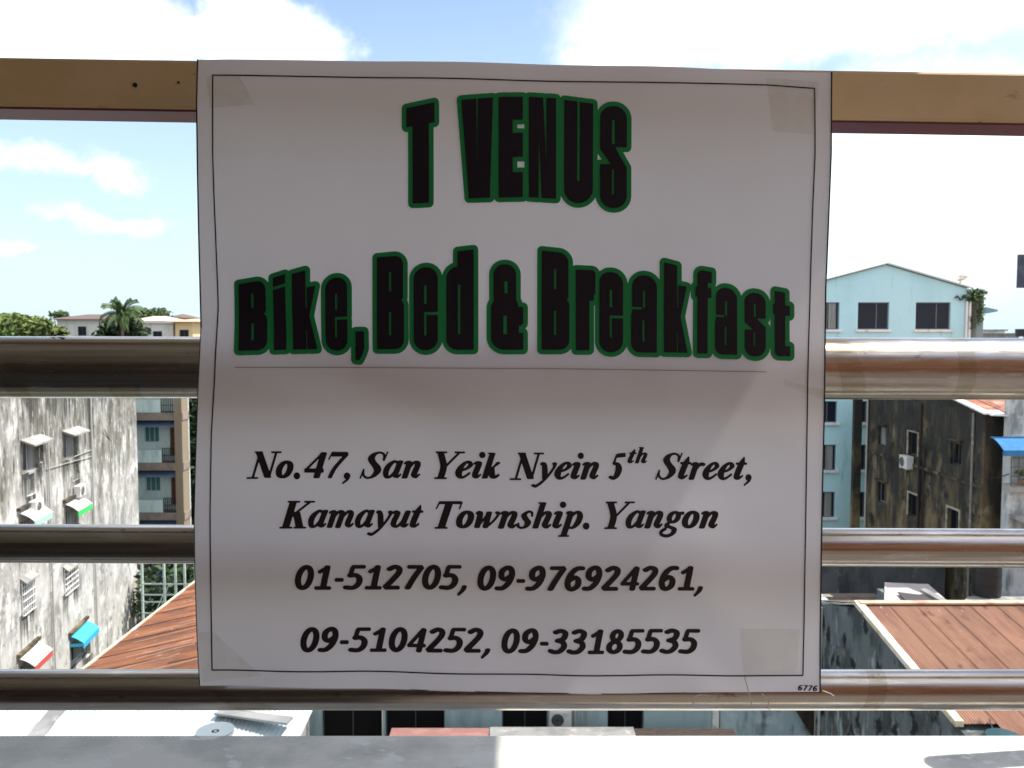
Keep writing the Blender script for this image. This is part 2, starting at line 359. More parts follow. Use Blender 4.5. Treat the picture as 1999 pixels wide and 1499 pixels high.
# ---------------------------------------------------------------- lettering engine
# Every glyph is drawn here by hand as pen strokes or solid shapes, sampled on a fine grid
# and contoured to a clean mesh that lies on the banner like print.
def smooth(pts, n=14):
    P = [tuple(p) + (1.0,) * (3 - len(p)) for p in pts]
    if len(P) < 3:
        P2 = P
        out = []
        for a, b in zip(P2[:-1], P2[1:]):
            for k in range(n * 2):
                t = k / (n * 2); out.append(tuple(a[i] + (b[i] - a[i]) * t for i in range(3)))
        out.append(P2[-1]); return out
    Q = [P[0]] + P + [P[-1]]
    if P[0][:2] == P[-1][:2]: Q = [P[-2]] + P + [P[1]]
    out = []
    for i in range(1, len(Q) - 2):
        p0, p1, p2, p3 = Q[i-1], Q[i], Q[i+1], Q[i+2]
        for k in range(n):
            t = k / n
            out.append(tuple(0.5 * (2*p1[j] + (p2[j]-p0[j])*t + (2*p0[j]-5*p1[j]+4*p2[j]-p3[j])*t*t + (3*p1[j]-p0[j]-3*p2[j]+p3[j])*t**3) for j in range(3)))
    out.append(P[-1]); return out
def ell(cx, cy, rx, ry):
    return [(cx + rx*math.cos(a*math.pi/6), cy + ry*math.sin(a*math.pi/6)) for a in range(13)]
TH, TK = (.030, .030), (.108, .030)        # hairline nib, stem nib
LB = (.093, .036)                          # small letter nib
SERIF = {
 'N': (.88, [([(.17,.02),(.17,.98)],(.036,.03)),([(.14,.97),(.68,.03)],(.105,.02)),([(.72,.05),(.72,.98)],(.036,.03)),([(-.02,.0),(.34,.0)],(.02,.026)),([(-.0,.99),(.24,.99)],(.02,.026)),([(.56,.99),(.88,.99)],(.02,.026))]),
 'o': (.62, [(ell(.30,.33,.185,.295),LB)]),
 '.': (.36, [([(.17,.085),(.172,.085)],(.095,.095))]),
 ',': (.36, [([(.18,.085),(.182,.085)],(.095,.095)),([(.23,.06,1),(.22,-.06,.8),(.10,-.20,.3)],(.05,.03))]),
 '4': (.70, [([(.50,.97),(.50,.02)],(.095,.02)),([(.03,.29),(.66,.29)],(.02,.06)),([(.05,.30),(.46,.96)],(.035,.03))]),
 '7': (.66, [([(.10,.92),(.62,.92)],(.03,.065)),([(.60,.90),(.34,.40),(.26,.03)],(.065,.03)),([(.08,.93),(.04,.72)],(.022,.02))]),
 '5': (.62, [([(.20,.90),(.60,.93)],(.03,.06)),([(.17,.92),(.10,.62)],(.05,.03)),([(.12,.60,.7),(.32,.56,1),(.42,.36,1.3),(.36,.12,1.1),(.22,.03,.8),(.08,.07,.9)],(.115,.045))]),
 'S': (.74, [([(.64,.70,.3),(.60,.90,.4),(.44,.98,.5),(.26,.92,.9),(.20,.76,1.1),(.30,.60,1.2),(.46,.44,1.3),(.54,.26,1.1),(.44,.07,.8),(.26,.01,.5),(.10,.12,.4),(.05,.32,.3)],(.095,.030)),([(.66,.68),(.70,1.0)],(.024,.02)),([(.02,.0),(.05,.34)],(.024,.02))]),
 'a': (.66, [([(.44,.56,.6),(.30,.64,.6),(.15,.50,1),(.10,.26,1),(.18,.04,.8),(.32,.08,.5),(.44,.30,.5)],(.088,.036)),([(.50,.64),(.47,.30),(.46,.10),(.54,.04,.6),(.64,.14,.25)],(.088,.03))]),
 'n': (.66, [([(.0,.56,.25),(.10,.62,.7),(.16,.56,1),(.15,.02,1)],(.088,.03)),([(.18,.34,.4),(.30,.56,.5),(.42,.62,.9),(.48,.48,1),(.44,.14,1),(.52,.04,.6),(.63,.14,.25)],(.088,.034))]),
 'm': (.98, [([(.0,.56,.25),(.10,.62,.7),(.16,.56,1),(.15,.02,1)],(.085,.03)),([(.18,.34,.4),(.29,.56,.5),(.40,.62,.9),(.46,.48,1),(.44,.02,1)],(.085,.034)),([(.48,.34,.4),(.60,.56,.5),(.72,.62,.9),(.78,.48,1),(.75,.14,1),(.83,.04,.6),(.94,.14,.25)],(.085,.034))]),
 'i': (.36, [([(.0,.56,.25),(.10,.62,.7),(.17,.56,1),(.14,.14,1),(.21,.04,.6),(.33,.14,.25)],(.09,.032)),([(.19,.90),(.192,.90)],(.092,.088))]),
 'k': (.62, [([(.02,.97),(.16,.97)],(.02,.022)),([(.17,.97),(.15,.02)],(.088,.02)),([(.20,.26,.5),(.34,.44,.5),(.46,.60,1.3)],(.05,.034)),([(.28,.40),(.38,.12),(.46,.04,.8),(.60,.14,.3)],(.092,.036))]),
 'h': (.66, [([(.02,.97),(.16,.97)],(.02,.022)),([(.17,.97),(.15,.02)],(.088,.02)),([(.18,.34,.4),(.30,.56,.5),(.42,.62,.9),(.48,.48,1),(.44,.14,1),(.52,.04,.6),(.63,.14,.25)],(.088,.034))]),
 't': (.42, [([(.24,.84,.3),(.20,.62,1),(.15,.14,1),(.22,.04,.6),(.36,.15,.25)],(.092,.032)),([(.02,.62),(.38,.62)],(.02,.034))]),
 'r': (.50, [([(.0,.56,.25),(.10,.62,.7),(.16,.56,1),(.14,.02,1)],(.088,.03)),([(.18,.32,.4),(.30,.56,.5),(.42,.58,1)],(.07,.05))]),
 'e': (.55, [([(.14,.30,.4),(.32,.36,.5),(.44,.50,.8),(.36,.63,.7),(.22,.58,.7),(.12,.40,1),(.11,.20,1.1),(.20,.04,.8),(.34,.06,.4),(.49,.20,.3)],(.092,.034))]),
 'y': (.60, [([(.02,.58,.3),(.10,.62,.8),(.18,.48,1),(.26,.20,1),(.28,.02,.7)],(.085,.03)),([(.50,.60,1.4),(.52,.48,.8),(.44,.24,.6),(.28,-.06,.6),(.08,-.26,.7),(-.02,-.24,1.3)],(.055,.04))]),
 'u': (.66, [([(.0,.56,.25),(.10,.62,.7),(.17,.54,1),(.12,.20,1),(.18,.05,.9),(.30,.06,.5),(.44,.30,.4)],(.088,.032)),([(.52,.62),(.47,.14),(.54,.04,.6),(.65,.14,.25)],(.088,.03))]),
 'w': (.82, [([(.0,.56,.3),(.09,.62,.8),(.14,.50,1),(.16,.04,1)],(.085,.03)),([(.18,.04),(.40,.58)],(.03,.03)),([(.42,.60),(.44,.04)],(.085,.03)),([(.46,.04,.5),(.64,.26,.6),(.74,.50,.8),(.70,.60,1.4)],(.05,.036))]),
 's': (.50, [([(.42,.48,.4),(.38,.60,.5),(.26,.64,.6),(.14,.52,1),(.22,.38,1.2),(.34,.24,1.2),(.32,.08,.9),(.18,.02,.6),(.06,.08,.6),(.04,.18,.4)],(.08,.032))]),
 'p': (.66, [([(.04,.58,.3),(.12,.62,.7),(.18,.52,1),(.16,-.28,1)],(.088,.03)),([(-.0,-.29),(.34,-.29)],(.02,.024)),([(.20,.40,.4),(.32,.58,.6),(.44,.62,.8),(.53,.44,1),(.50,.18,1),(.38,.02,.7),(.22,.06,.4)],(.088,.034))]),
 'g': (.62, [(ell(.31,.42,.15,.195),(.08,.034)),([(.22,.24,.6),(.14,.10,1),(.30,.03,1),(.44,-.04,1.2),(.44,-.20,1),(.28,-.30,.7),(.08,-.26,.8),(.02,-.14,.7),(.14,-.02,.6)],(.07,.045)),([(.42,.56),(.60,.58)],(.03,.045))]),
 'K': (.98, [([(.26,.98),(.26,.02)],TK),([(.06,.0),(.48,.0)],(.02,.026)),([(.08,.99),(.48,.99)],(.02,.026)),([(.34,.42),(.84,.97)],(.035,.03)),([(.66,.99),(1.0,.99)],(.02,.026)),([(.48,.58),(.74,.03)],(.115,.02)),([(.56,.0),(.96,.0)],(.02,.026))]),
 'T': (.84, [([(.44,.97),(.42,.02)],TK),([(.10,.97),(.84,.97)],(.02,.042)),([(.10,.98),(.06,.74)],(.024,.02)),([(.86,.98),(.84,.74)],(.024,.02)),([(.22,.0),(.62,.0)],(.02,.026))]),
 'Y': (.88, [([(.16,.97),(.40,.46),(.42,.02)],(.10,.02)),([(.48,.46),(.80,.97)],(.035,.03)),([(.0,.99),(.36,.99)],(.02,.026)),([(.66,.99),(.98,.99)],(.02,.026)),([(.22,.0),(.62,.0)],(.02,.026))]),
}
SW = (.098, .082)
SANS = {
 '0': (.64, [(ell(.31,.50,.205,.425),SW)]),
 '1': (.64, [([(.36,.92),(.36,.08)],(.098,.07)),([(.14,.73),(.36,.90)],(.07,.07)),([(.12,.07),(.58,.07)],(.05,.07))]),
 '2': (.64, [([(.13,.83),(.28,.92),(.44,.86),(.46,.68),(.32,.42),(.12,.12)],SW),([(.12,.075),(.54,.075)],(.06,.075))]),
 '3': (.64, [([(.12,.87),(.28,.93),(.45,.84),(.42,.62),(.24,.53)],SW),([(.24,.53),(.43,.46),(.49,.28),(.37,.10),(.20,.065),(.07,.11)],SW)]),
 '4': (.64, [([(.46,.90),(.44,.06)],(.095,.07)),([(.07,.27),(.58,.27)],(.06,.068)),([(.08,.30),(.44,.92)],(.065,.06))]),
 '5': (.64, [([(.18,.925),(.54,.925)],(.06,.072)),([(.17,.90),(.14,.58)],(.075,.06)),([(.14,.57),(.33,.58),(.47,.44),(.46,.22),(.32,.08),(.08,.09)],SW)]),
 '6': (.64, [([(.52,.91),(.34,.89),(.18,.68),(.12,.36),(.19,.12),(.32,.065),(.47,.20),(.46,.44),(.32,.54),(.16,.42)],SW)]),
 '7': (.64, [([(.12,.92),(.54,.92)],(.06,.075)),([(.53,.88),(.36,.48),(.22,.06)],(.10,.06))]),
 '8': (.64, [(ell(.32,.73,.145,.19),(.092,.075)),(ell(.31,.28,.185,.205),(.095,.078))]),
 '9': (.64, [([(.10,.09),(.28,.11),(.44,.32),(.50,.64),(.43,.88),(.30,.935),(.15,.80),(.16,.56),(.30,.46),(.46,.58)],SW)]),
 '-': (.40, [([(.10,.40),(.30,.40)],(.05,.074))]),
 ',': (.40, [([(.19,.13,1.1),(.16,-.02,1),(.05,-.19,.6)],(.075,.05))]),
 ' ': (.3, []),
}
def stamp(arr, x, y, rx, ry):
    x0, x1 = int(x - rx - 1), int(x + rx + 2); y0, y1 = int(y - ry - 1), int(y + ry + 2)
    x0 = max(x0, 0); y0 = max(y0, 0)
    yy, xx = np.ogrid[y0:y1, x0:x1]
    sub = arr[y0:y1, x0:x1]
    if sub.size == 0: return
    sub |= ((xx - x)/rx)**2 + ((yy - y)/ry)**2 <= 1.0
SS = 4
def text_mask(words, font, cap, shear, wx=1.0, wy=1.0):
    """words: (string, x0, x1, baseline0, baseline1[, cap]) in sheet units; returns (mask, ox, oy)."""
    ox = int(min(w[1] for w in words)) - 14; oxr = int(max(w[2] for w in words)) + 14
    oy = int(min(w[3] for w in words) - cap*1.35); oyb = int(max(w[4] for w in words) + cap*.45)
    arr = np.zeros(((oyb-oy)*SS, (oxr-ox)*SS), bool)
    for w in words:
        s, x0, x1, b0, b1 = w[:5]; c = w[5] if len(w) > 5 else cap
        segs = []; pen = 0.0
        for ch in s:
            adv, strokes = font[ch]
            for pts, nib in strokes:
                q = smooth(pts)
                segs.append([(pen + p[0] + shear*p[1], p[1], nib[0]*p[2], nib[1]) for p in q])
            pen += adv
        lo = min(p[0]-p[2] for g in segs for p in g); hi = max(p[0]+p[2] for g in segs for p in g)
        k = (x1-x0)/(hi-lo)
        for g in segs:
            prev = None
            for p in g:
                X = x0 + (p[0]-lo)*k; B = b0 + (b1-b0)*(X-x0)/(x1-x0); Y = B - p[1]*c
                cur = ((X-ox)*SS, (Y-oy)*SS, max(p[2]*k*SS*wx, 1.6), max(p[3]*c*SS*wy, 1.6))
                if prev:
                    d = max(abs(cur[0]-prev[0]), abs(cur[1]-prev[1])); n = max(1, int(d/1.5))
                    for j in range(1, n+1):
                        t = j/n; stamp(arr, *[prev[i]+(cur[i]-prev[i])*t for i in range(4)])
                else: stamp(arr, *cur)
                prev = cur
    return arr, ox, oy
# heavy display letters: tests on (u, v) in the letter's own box, v up; each is a solid with thin slits
def rr(u, v, u0, u1, v0, v1, tl=0, tr=0, bl=0, br=0, asp=1.0):
    """rounded box; corner radii in u units, asp = width/height of the box"""
    ok = (u >= u0) & (u <= u1) & (v >= v0) & (v <= v1)
    for r, cu, cv, su, sv in ((tl,u0,v1,1,-1),(tr,u1,v1,-1,-1),(bl,u0,v0,1,1),(br,u1,v0,-1,1)):
        if r <= 0: continue
        ry = r*asp
        du = (u-cu)*su; dv = (v-cv)*sv
        ok &= ~((du < r) & (dv < ry) & (((r-du)/r)**2 + ((ry-dv)/ry)**2 > 1))
    return ok
def slit(u, v, u0, u1, v0, v1): return (u > u0) & (u < u1) & (v > v0) & (v < v1)
def g_T(u, v, a): return rr(u,v,0,1,.80,1) | rr(u,v,.22,.80,0,.9)
def g_V(u, v, a):
    s = .24*(1-v)
    return (u > s) & (u < 1-.10*(1-v)) & (v >= 0) & (v <= 1) & ~((abs(u-.50) < .035*(v-.30)) & (v > .34))
def g_E(u, v, a): return rr(u,v,0,1,0,1) & ~slit(u,v,.58,1.1,.64,.77) & ~slit(u,v,.58,1.1,.25,.40)
def g_N(u, v, a): return rr(u,v,0,1,0,1) & ~((u < .64) & (u > .64-.17*(v-.34)) & (v > .38)) & ~((u > .36) & (u < .36+.17*(.66-v)) & (v < .62))
def g_U(u, v, a): return rr(u,v,0,1,0,1,bl=.5,br=.5,asp=a) & ~slit(u,v,.46,.54,.22,1.1)
def g_S(u, v, a):
    b = rr(u,v,.02,1,0,1,.46,.46,.46,.46,a)
    return b & ~(slit(u,v,.46,.56,.63,.86) ) & ~slit(u,v,.46,.53,.13,.38) & ~((u > .60) & (v < .60) & (v > .60-.45*(u-.56))) & ~((u < .40) & (v > .43) & (v < .43+.36*(.42-u)))
def g_B(u, v, a):
    b = rr(u,v,0,.97,.50,1,tr=.34,br=.22,asp=a) | rr(u,v,0,1,0,.53,tr=.22,br=.34,asp=a)
    return b & ~slit(u,v,.45,.53,.62,.83) & ~slit(u,v,.45,.53,.15,.40)
def g_i(u, v, a): return rr(u,v,0,1,.875,1) | rr(u,v,0,1,0,.835)
def g_k(u, v, a):
    st = rr(u,v,0,.52,0,1)
    arm = (v < .80) & (u > .3) & (v > 0) & (u < 1) & ~((u > .52+.28*abs((v-.42)/.42)+.14))
    return st | (arm & (v < .78)) & ~((abs(u-.545)<.022)&(v>.52)) & ~((abs(u-.53)<.02)&(v<.24))
def g_e(u, v, a):
    return rr(u,v,0,1,0,1,.48,.48,.48,.48,a) & ~slit(u,v,.44,.54,.56,.78) & ~slit(u,v,.44,.53,.18,.46) & ~slit(u,v,.44,1.1,.425,.46)
def g_comma(u, v, a): return rr(u,v,.12,1,.42,1) | ((v<=.5)&(v>=0)&(u > .05) & (u < 1-.55*(1-v/.5)**1.6))
def g_d(u, v, a): return (rr(u,v,.40,1,0,1) | rr(u,v,0,.9,0,.845,tl=.40,bl=.40,asp=a)) & ~slit(u,v,.43,.51,.16,.66)
def g_amp(u, v, a):
    b = rr(u,v,.08,.78,.52,1,.33,.33,.2,.2,a) | rr(u,v,0,.84,0,.60,.3,.2,.40,.2,a) | rr(u,v,.6,1,.30,.50) | ((v>=0)&(v<.22)&(u>.5)&(u<1)) | ((u>.5)&(u<.94)&(v>.1)&(v<.42))
    return b & ~slit(u,v,.42,.52,.66,.80) & ~((abs(u-.44)<.06)&(v>.18)&(v<.40)) & ~((u>.86)&(v>.20)&(v<.28))
def g_r(u, v, a): return rr(u,v,0,.70,0,1) | rr(u,v,.5,1,.70,1,tr=.18,asp=a) | rr(u,v,.5,.92,.62,.8)
def g_a(u, v, a):
    b = rr(u,v,.04,1,.12,1,.46,.46,0,0,a) | rr(u,v,0,.8,0,.56,.30,0,.34,0,a) | rr(u,v,.55,1,0,.5)
    return b & ~slit(u,v,.46,.54,.58,.80) & ~slit(u,v,.44,.52,.14,.42) & ~((u < .42) & (v > .555) & (v < .585))
def g_f(u, v, a): return rr(u,v,.14,.76,0,1,tl=.28,asp=a) | rr(u,v,.4,1,.86,1) | rr(u,v,0,.98,.68,.80)
def g_s(u, v, a):
    b = rr(u,v,0,1,0,1,.46,.46,.46,.46,a)
    return b & ~slit(u,v,.44,.54,.62,.82) & ~slit(u,v,.42,.50,.16,.38) & ~((u > .60) & (v < .60) & (v > .60-.30*(u-.56))) & ~((u < .42) & (v > .42) & (v < .42+.26*(.42-u)))
def g_t(u, v, a): return rr(u,v,.10,.72,0,1,bl=.25,asp=a) | rr(u,v,0,1,.64,.80) | rr(u,v,.3,1,0,.16)
IMPACT = dict(T=g_T, V=g_V, E=g_E, N=g_N, U=g_U, S=g_S, B=g_B, i=g_i, k=g_k, e=g_e, d=g_d, r=g_r, a=g_a, f=g_f, s=g_s, t=g_t)
IMPACT[','] = g_comma; IMPACT['&'] = g_amp
def impact_mask(letters, pad=12):
    """letters: (char, x0, x1, top0, top1, bot0, bot1) outer box with the outline, in sheet units"""
    ox = int(min(l[1] for l in letters)) - pad; x1 = int(max(l[2] for l in letters)) + pad
    oy = int(min(min(l[3:5]) for l in letters)) - pad; y1 = int(max(max(l[5:7]) for l in letters)) + pad
    S = 3; arr = np.zeros(((y1-oy)*S, (x1-ox)*S), bool); ins = 8.5
    yy, xx = np.mgrid[0:arr.shape[0], 0:arr.shape[1]]
    for l in letters:
        ch, a, b, t0, t1, b0, b1 = l
        a += ins; b -= ins
        i0, i1 = int((a-ox)*S)-2, int((b-ox)*S)+3
        X = xx[:, i0:i1]/S + ox; Y = yy[:, i0:i1]/S + oy
        u = (X-a)/(b-a); top = t0+(t1-t0)*u+ins; bot = b0+(b1-b0)*u-ins
        v = (bot-Y)/(bot-top)
        arr[:, i0:i1] |= IMPACT[ch](u, v, (b-a)/((b0+b1-t0-t1)/2-2*ins))
    return arr, ox, oy, S
def dilate(m, r):
    out = np.zeros_like(m); R = int(r)
    c = np.zeros((m.shape[0], m.shape[1]+1), np.int32)
    c[:, 1:] = np.cumsum(m, 1); n = m.shape[1]; idx = np.arange(n)
    for dy in range(-R, R+1):
        w = int(math.sqrt(max(0, r*r-dy*dy)))
        row = (c[:, np.minimum(idx+w+1, n)] - c[:, np.maximum(idx-w, 0)]) > 0
        if dy >= 0: out[dy:] |= row[:m.shape[0]-dy]
        else: out[:dy] |= row[-dy:]
    return out
def cover(m, S):
    h, w = m.shape[0]//S*S, m.shape[1]//S*S
    return m[:h, :w].reshape(h//S, S, w//S, S).mean((1, 3))
def contour_mesh(F, ox, oy, run=10):
    """marching squares on the coverage field; returns verts in sheet units, faces"""
    F = np.pad(F, 1); H, W = F.shape; verts = {}; V = []; faces = []
    def vid(key, x, y):
        if key not in verts:
            verts[key] = len(V); V.append((x + ox - .5, y + oy - .5))
        return verts[key]
    I = F > .5
    code = I[:-1,:-1]*1 + I[:-1,1:]*2 + I[1:,1:]*4 + I[1:,:-1]*8
    for j in range(H-1):
        row = code[j]; nz = np.nonzero(row)[0]; k = 0
        while k < len(nz):
            i = nz[k]; c = row[i]
            if c == 15:
                e = i
                while k+1 < len(nz) and nz[k+1] == e+1 and row[e+1] == 15 and e-i < run: e += 1; k += 1
                faces.append([vid((x, y), x, y) for x, y in ((i,j),(i,j+1),(e+1,j+1),(e+1,j))])
            else:
                cs = [(i,j),(i+1,j),(i+1,j+1),(i,j+1)]; poly = []
                for q in range(4):
                    a, b = cs[q], cs[(q+1)%4]; fa, fb = F[a[1],a[0]], F[b[1],b[0]]
                    if fa > .5: poly.append(vid(a, *a))
                    if (fa > .5) != (fb > .5):
                        t = (.5-fa)/(fb-fa); key = (min(a,b), max(a,b))
                        poly.append(vid(key, a[0]+(b[0]-a[0])*t, a[1]+(b[1]-a[1])*t))
                if len(poly) > 2: faces.append(poly[::-1])
            k += 1
    return V, faces
HEAD1 = [('T',785,857,204,192,406,404),('V',892,971,187,182,396,394),('E',965,1029,181,180,394,393),('N',1024,1094,180,183,393,396),('U',1093,1166,186,194,405,404),('S',1162,1232,198,200,413,415)]
HEAD2 = [('B',456,528,546,537,693,692),('i',524,565,534,526,692,691),('k',561,629,526,512,691,690),('e',626,686,535,531,693,693),(',',683,719,638,638,711,713),
 ('B',727,797,494,489,690,690),('e',799,863,514,512,692,692),('d',863,933,484,478,691,691),('&',950,1030,507,507,691,691),
 ('B',1049,1120,480,486,691,691),('r',1116,1171,517,519,692,692),('e',1162,1225,520,524,696,696),('a',1224,1291,527,530,696,697),('k',1288,1354,503,516,696,697),('f',1349,1398,517,522,698,699),('a',1388,1448,550,556,700,701),('s',1446,1504,561,565,704,704),('t',1502,1552,558,564,703,704)]
ADDR1 = [('No.47,',481,682,933,934),('San',701,820,934,934),('Yeik',847,976,934,935),('Nyein',995,1169,936,936),('5',1189,1222,936,936),('th',1226,1264,905,905,32),('Street,',1280,1467,936,937)]
ADDR2 = [('Kamayut',545,826,1030,1031),('Township.',848,1150,1031,1032),('Yangon',1180,1402,1032,1032)]
TEL1 = [('01-512705,',576,911,1151,1152),('09-976924261,',932,1373,1153,1154)]
TEL2 = [('09-5104252,',587,957,1272,1274),('09-33185535',979,1367,1275,1276)]
CODE = [('6776',1557,1596,1347,1349)]

# ================================================================ ground and terrace structure
def plane(name, x0, x1, y0, y1, z, mat, kind='structure'):
    mb = MB(); mb.quad((x0,y0,z),(x1,y0,z),(x1,y1,z),(x0,y1,z)); return mb.build(name, mat, kind=kind)
plane('ground', -3000, 3000, -3000, 3000, 0, GROUND)
plane('street', -60, 60, 9, 14.5, .004, STREET)
cz = CAMZ
FLOOR_T = M('cement_floor', (.13,.115,.105), .7, (((.09,.08,.072), (6,6,6), 5, .45, .62),), bump=((30,30,30), .3, .002))
ROOM_WALL = M('brown_panelled_wall', (.34,.13,.047), .6, (((.24,.092,.036), (14,2,1), 6, .45, .62),))
SOFFIT = M('pale_soffit', (.68,.66,.62), .8)
SILL_M = M('grey_cement_plaster', (.70,.69,.64), .8, (
    ((.50,.51,.49), (7,9,9), 9, .44, .62), ((.74,.74,.72), (16,22,20), 10, .56, .60), ((.68,.68,.66), (34,60,40), 8, .62, .72), ((.36,.36,.36), (60,60,60), 6, .70, .80)), bump=((60,60,60), .15, .001))
mb = MB(); mb.box(-6, 6, -3.6, 1.34, cz-1.45, cz-1.1); mb.build('terrace_floor', FLOOR_T, kind='structure')
mb = MB(); mb.box(-6, 6, -3.8, -3.602, cz-1.1, cz+4.6); bw = mb.build('back_wall', ROOM_WALL, kind='structure')
mb = MB(); mb.box(-5.98, .35, -3.6, -3.57, cz-1.098, cz+1.29); mb.build('dark_panelling', M('umber_panelling', (.20,.13,.085), .6, (((.12,.075,.05), (9,2,1), 6, .45, .62),)), bw)
mb = MB(); mb.box(-.62, .30, -3.569, -3.53, cz-1.098, cz+.95); dr = mb.build('door', DARK_TIMBER, bw)
mb = MB(); mb.box(-6.2, -6.0, -3.8, 1.1, cz-1.1, cz+1.3); mb.build('side_wall', M('beige_side_wall', (.50,.45,.38), .85), kind='structure')  # unseen wall added to close off the left side and darken the terrace
mb = MB(); mb.tube((.20,-3.50,cz-.1),(.20,-3.50,cz+.05),.012,8); mb.build('handle', FRAME_WHITE, dr)
mb = MB(); mb.box(-6, 1.12, -3.8, 2.45, cz+1.302, cz+1.46); mb.build('roof_slab', SOFFIT, kind='structure')
mb = MB(); mb.box(-6, 6, -3.6, 1.34, 0, cz-1.452); mb.build('building_below', CONCRETE, kind='structure')
mb = MB()
sz = P(1000, 1434.5, 1.352).z
mb.box(-4.2, 4.2, 1.10, 1.352, cz-1.099, sz)
mb.build('parapet', SILL_M, bevel=.004, label='grey cement parapet ledge below the steel pipes, half in sun', cat='parapet')

# ================================================================ neighbouring buildings, left side
A_u = Vector((-.156, 1.0, 0)).normalized(); A_n = Vector((A_u.y, -A_u.x, 0))
FA = Frame((-20.3, 36.0, 0), A_u, A_n)
rootA = empty('apartment_building', (-20.3, 36, 0), 'stained white plaster apartment block at far left with awnings over its windows', 'building')
a_end = FA.px(271, 1000)[0]
SPECA = []
def hole(fr, px, py, w, h):
    a, z = fr.px(px, py); return (a-w/2, a+w/2, z-h/2, z+h/2)
hA = dict(c1=hole(FA,61,890,1.75,1.25), c2=hole(FA,138,869,1.75,1.25), s1=hole(FA,60,946,.8,.9), s2=hole(FA,149,917,.8,1.0),
          v1=hole(FA,80,884,.6,.85), g1=hole(FA,53,1160,1.15,1.35), g2=hole(FA,137,1127,1.6,1.15),
          b2=hole(FA,150,1268,1.5,1.1), b1=hole(FA,55,1312,1.5,1.0), m2=hole(FA,140,1012,1.5,.9), m1=hole(FA,55,1033,1.5,.9), k2=hole(FA,172,1262,.7,1.0))
hA['b2'] = (hA['b2'][0], hA['k2'][0]-.15, hA['b2'][2], hA['b2'][3])
ztop = 16.85; zband = 14.1
wa = holed_wall(FA, -14, a_end, 0, ztop, list(hA.values()), 9, .25).build('wall', WHITE_STAIN, rootA)
mb = MB(); FA.box(mb, -14.2, a_end+.12, -9.1, .10, ztop+.002, ztop+.30); mb.build('roof', CONCRETE, rootA)
for k, h in hA.items():
    if k in ('g1', 'g2'):
        window(FA, h, rootA, FRAME_WHITE, GLASS, bars=(.33,.66), reveal=.25); grille(FA, h[0]-.05, h[1]+.05, h[2]-.05, h[3]+.05, .06, rootA, FRAME_WHITE, 6, 5)
    elif k in ('s1', 's2', 'v1', 'k2'): window(FA, h, rootA, FRAME_DARK, GLASS, bars=(.5,), reveal=.25, curtain=(.5,.95) if k != 'k2' else None)
    else: window(FA, h, rootA, FRAME_WHITE, GLASS, bars=(.5,), reveal=.25, curtain=(.52,.94))
def hood(h, mat, proj=.55, over=.2, rise=.12, t=.07, lab=None):
    mb = MB(); a0, a1, z = h[0]-over, h[1]+over, h[3]+rise
    mb.hexa([FA.pt(a0,0,z), FA.pt(a0,proj,z-.22), FA.pt(a1,proj,z-.22), FA.pt(a1,0,z), FA.pt(a0,0,z+t), FA.pt(a0,proj,z-.22+t), FA.pt(a1,proj,z-.22+t), FA.pt(a1,0,z+t)])
    o = mb.build('window_hood', mat, rootA)
    if lab: o['label'] = lab
    return o
hood(hA['c1'], CONCRETE); hood(hA['c2'], CONCRETE)
hood(hA['g1'], CONCRETE, .25, .1); hood(hA['g2'], CONCRETE, .25, .1)
for key, mats in (('m2', (FRAME_WHITE, GREEN_TIN)), ('m1', (FRAME_WHITE, M('pale_green_awning_edge', (.35,.58,.48), .6))), ('b1', (FRAME_WHITE, RED_CLOTH)), ('b2', (BLUE_BRIGHT, BLUE_BRIGHT))):
    h = hA[key]; z = h[3]+.42
    led = MB(); FA.box(led, h[0]-.35, h[1]+.35, .0, .16, z+.10, z+.22); led.build('ledge', DARK_STAIN, rootA)  # ledge coloured dark to stand for the shadow above the awning
    a = awning(FA, h[0]-.2, h[1]+.2, z, .62, .34, mats[0], rootA); a['label'] = {'m2':'white awning with a vivid green lower edge','m1':'white awning with a pale green edge','b1':'white awning with faded red underside','b2':'bright blue curved awning'}[key]
    mb = MB(); FA.box(mb, h[0]-.2, h[1]+.2, .59, .64, z-.60, z-.345); mb.build('awning_edge', mats[1], a)
    if key == 'b2':
        for e in (h[0]-.2, h[1]+.16):
            mb = MB(); FA.box(mb, e, e+.04, .02, .60, z-.5, z-.36); mb.build('awning_edge', mats[1], a)
air_conditioner(FA, hA['s1'][0]+.35, hA['s1'][2]-.75, 'air conditioner below the left small window of the stained white block')
air_conditioner(FA, hA['s2'][0]+.2, hA['s2'][2]-.75, 'air conditioner below the right small window of the stained white block')
for px, r in ((178, .05), (92, .04)):
    a, _ = FA.px(px, 950); mb = MB(); mb.tube(FA.pt(a,.1,0), FA.pt(a,.1,ztop-.2 if r>.045 else 15.6), r, 8); mb.build('drain_pipe', PIPE_GREY, rootA)
mb = MB()      # wires and horizontal conduit
a, z = FA.px(178, 890); mb.tube(FA.pt(a-6,.06,z+.3), FA.pt(a,.06,z), .018, 5); mb.tube(FA.pt(hA['s2'][0],.06,hA['s2'][3]+.2), FA.pt(a,.06,hA['s2'][3]+.2), .018, 5)
mb.build('conduit', PIPE_GREY, rootA)

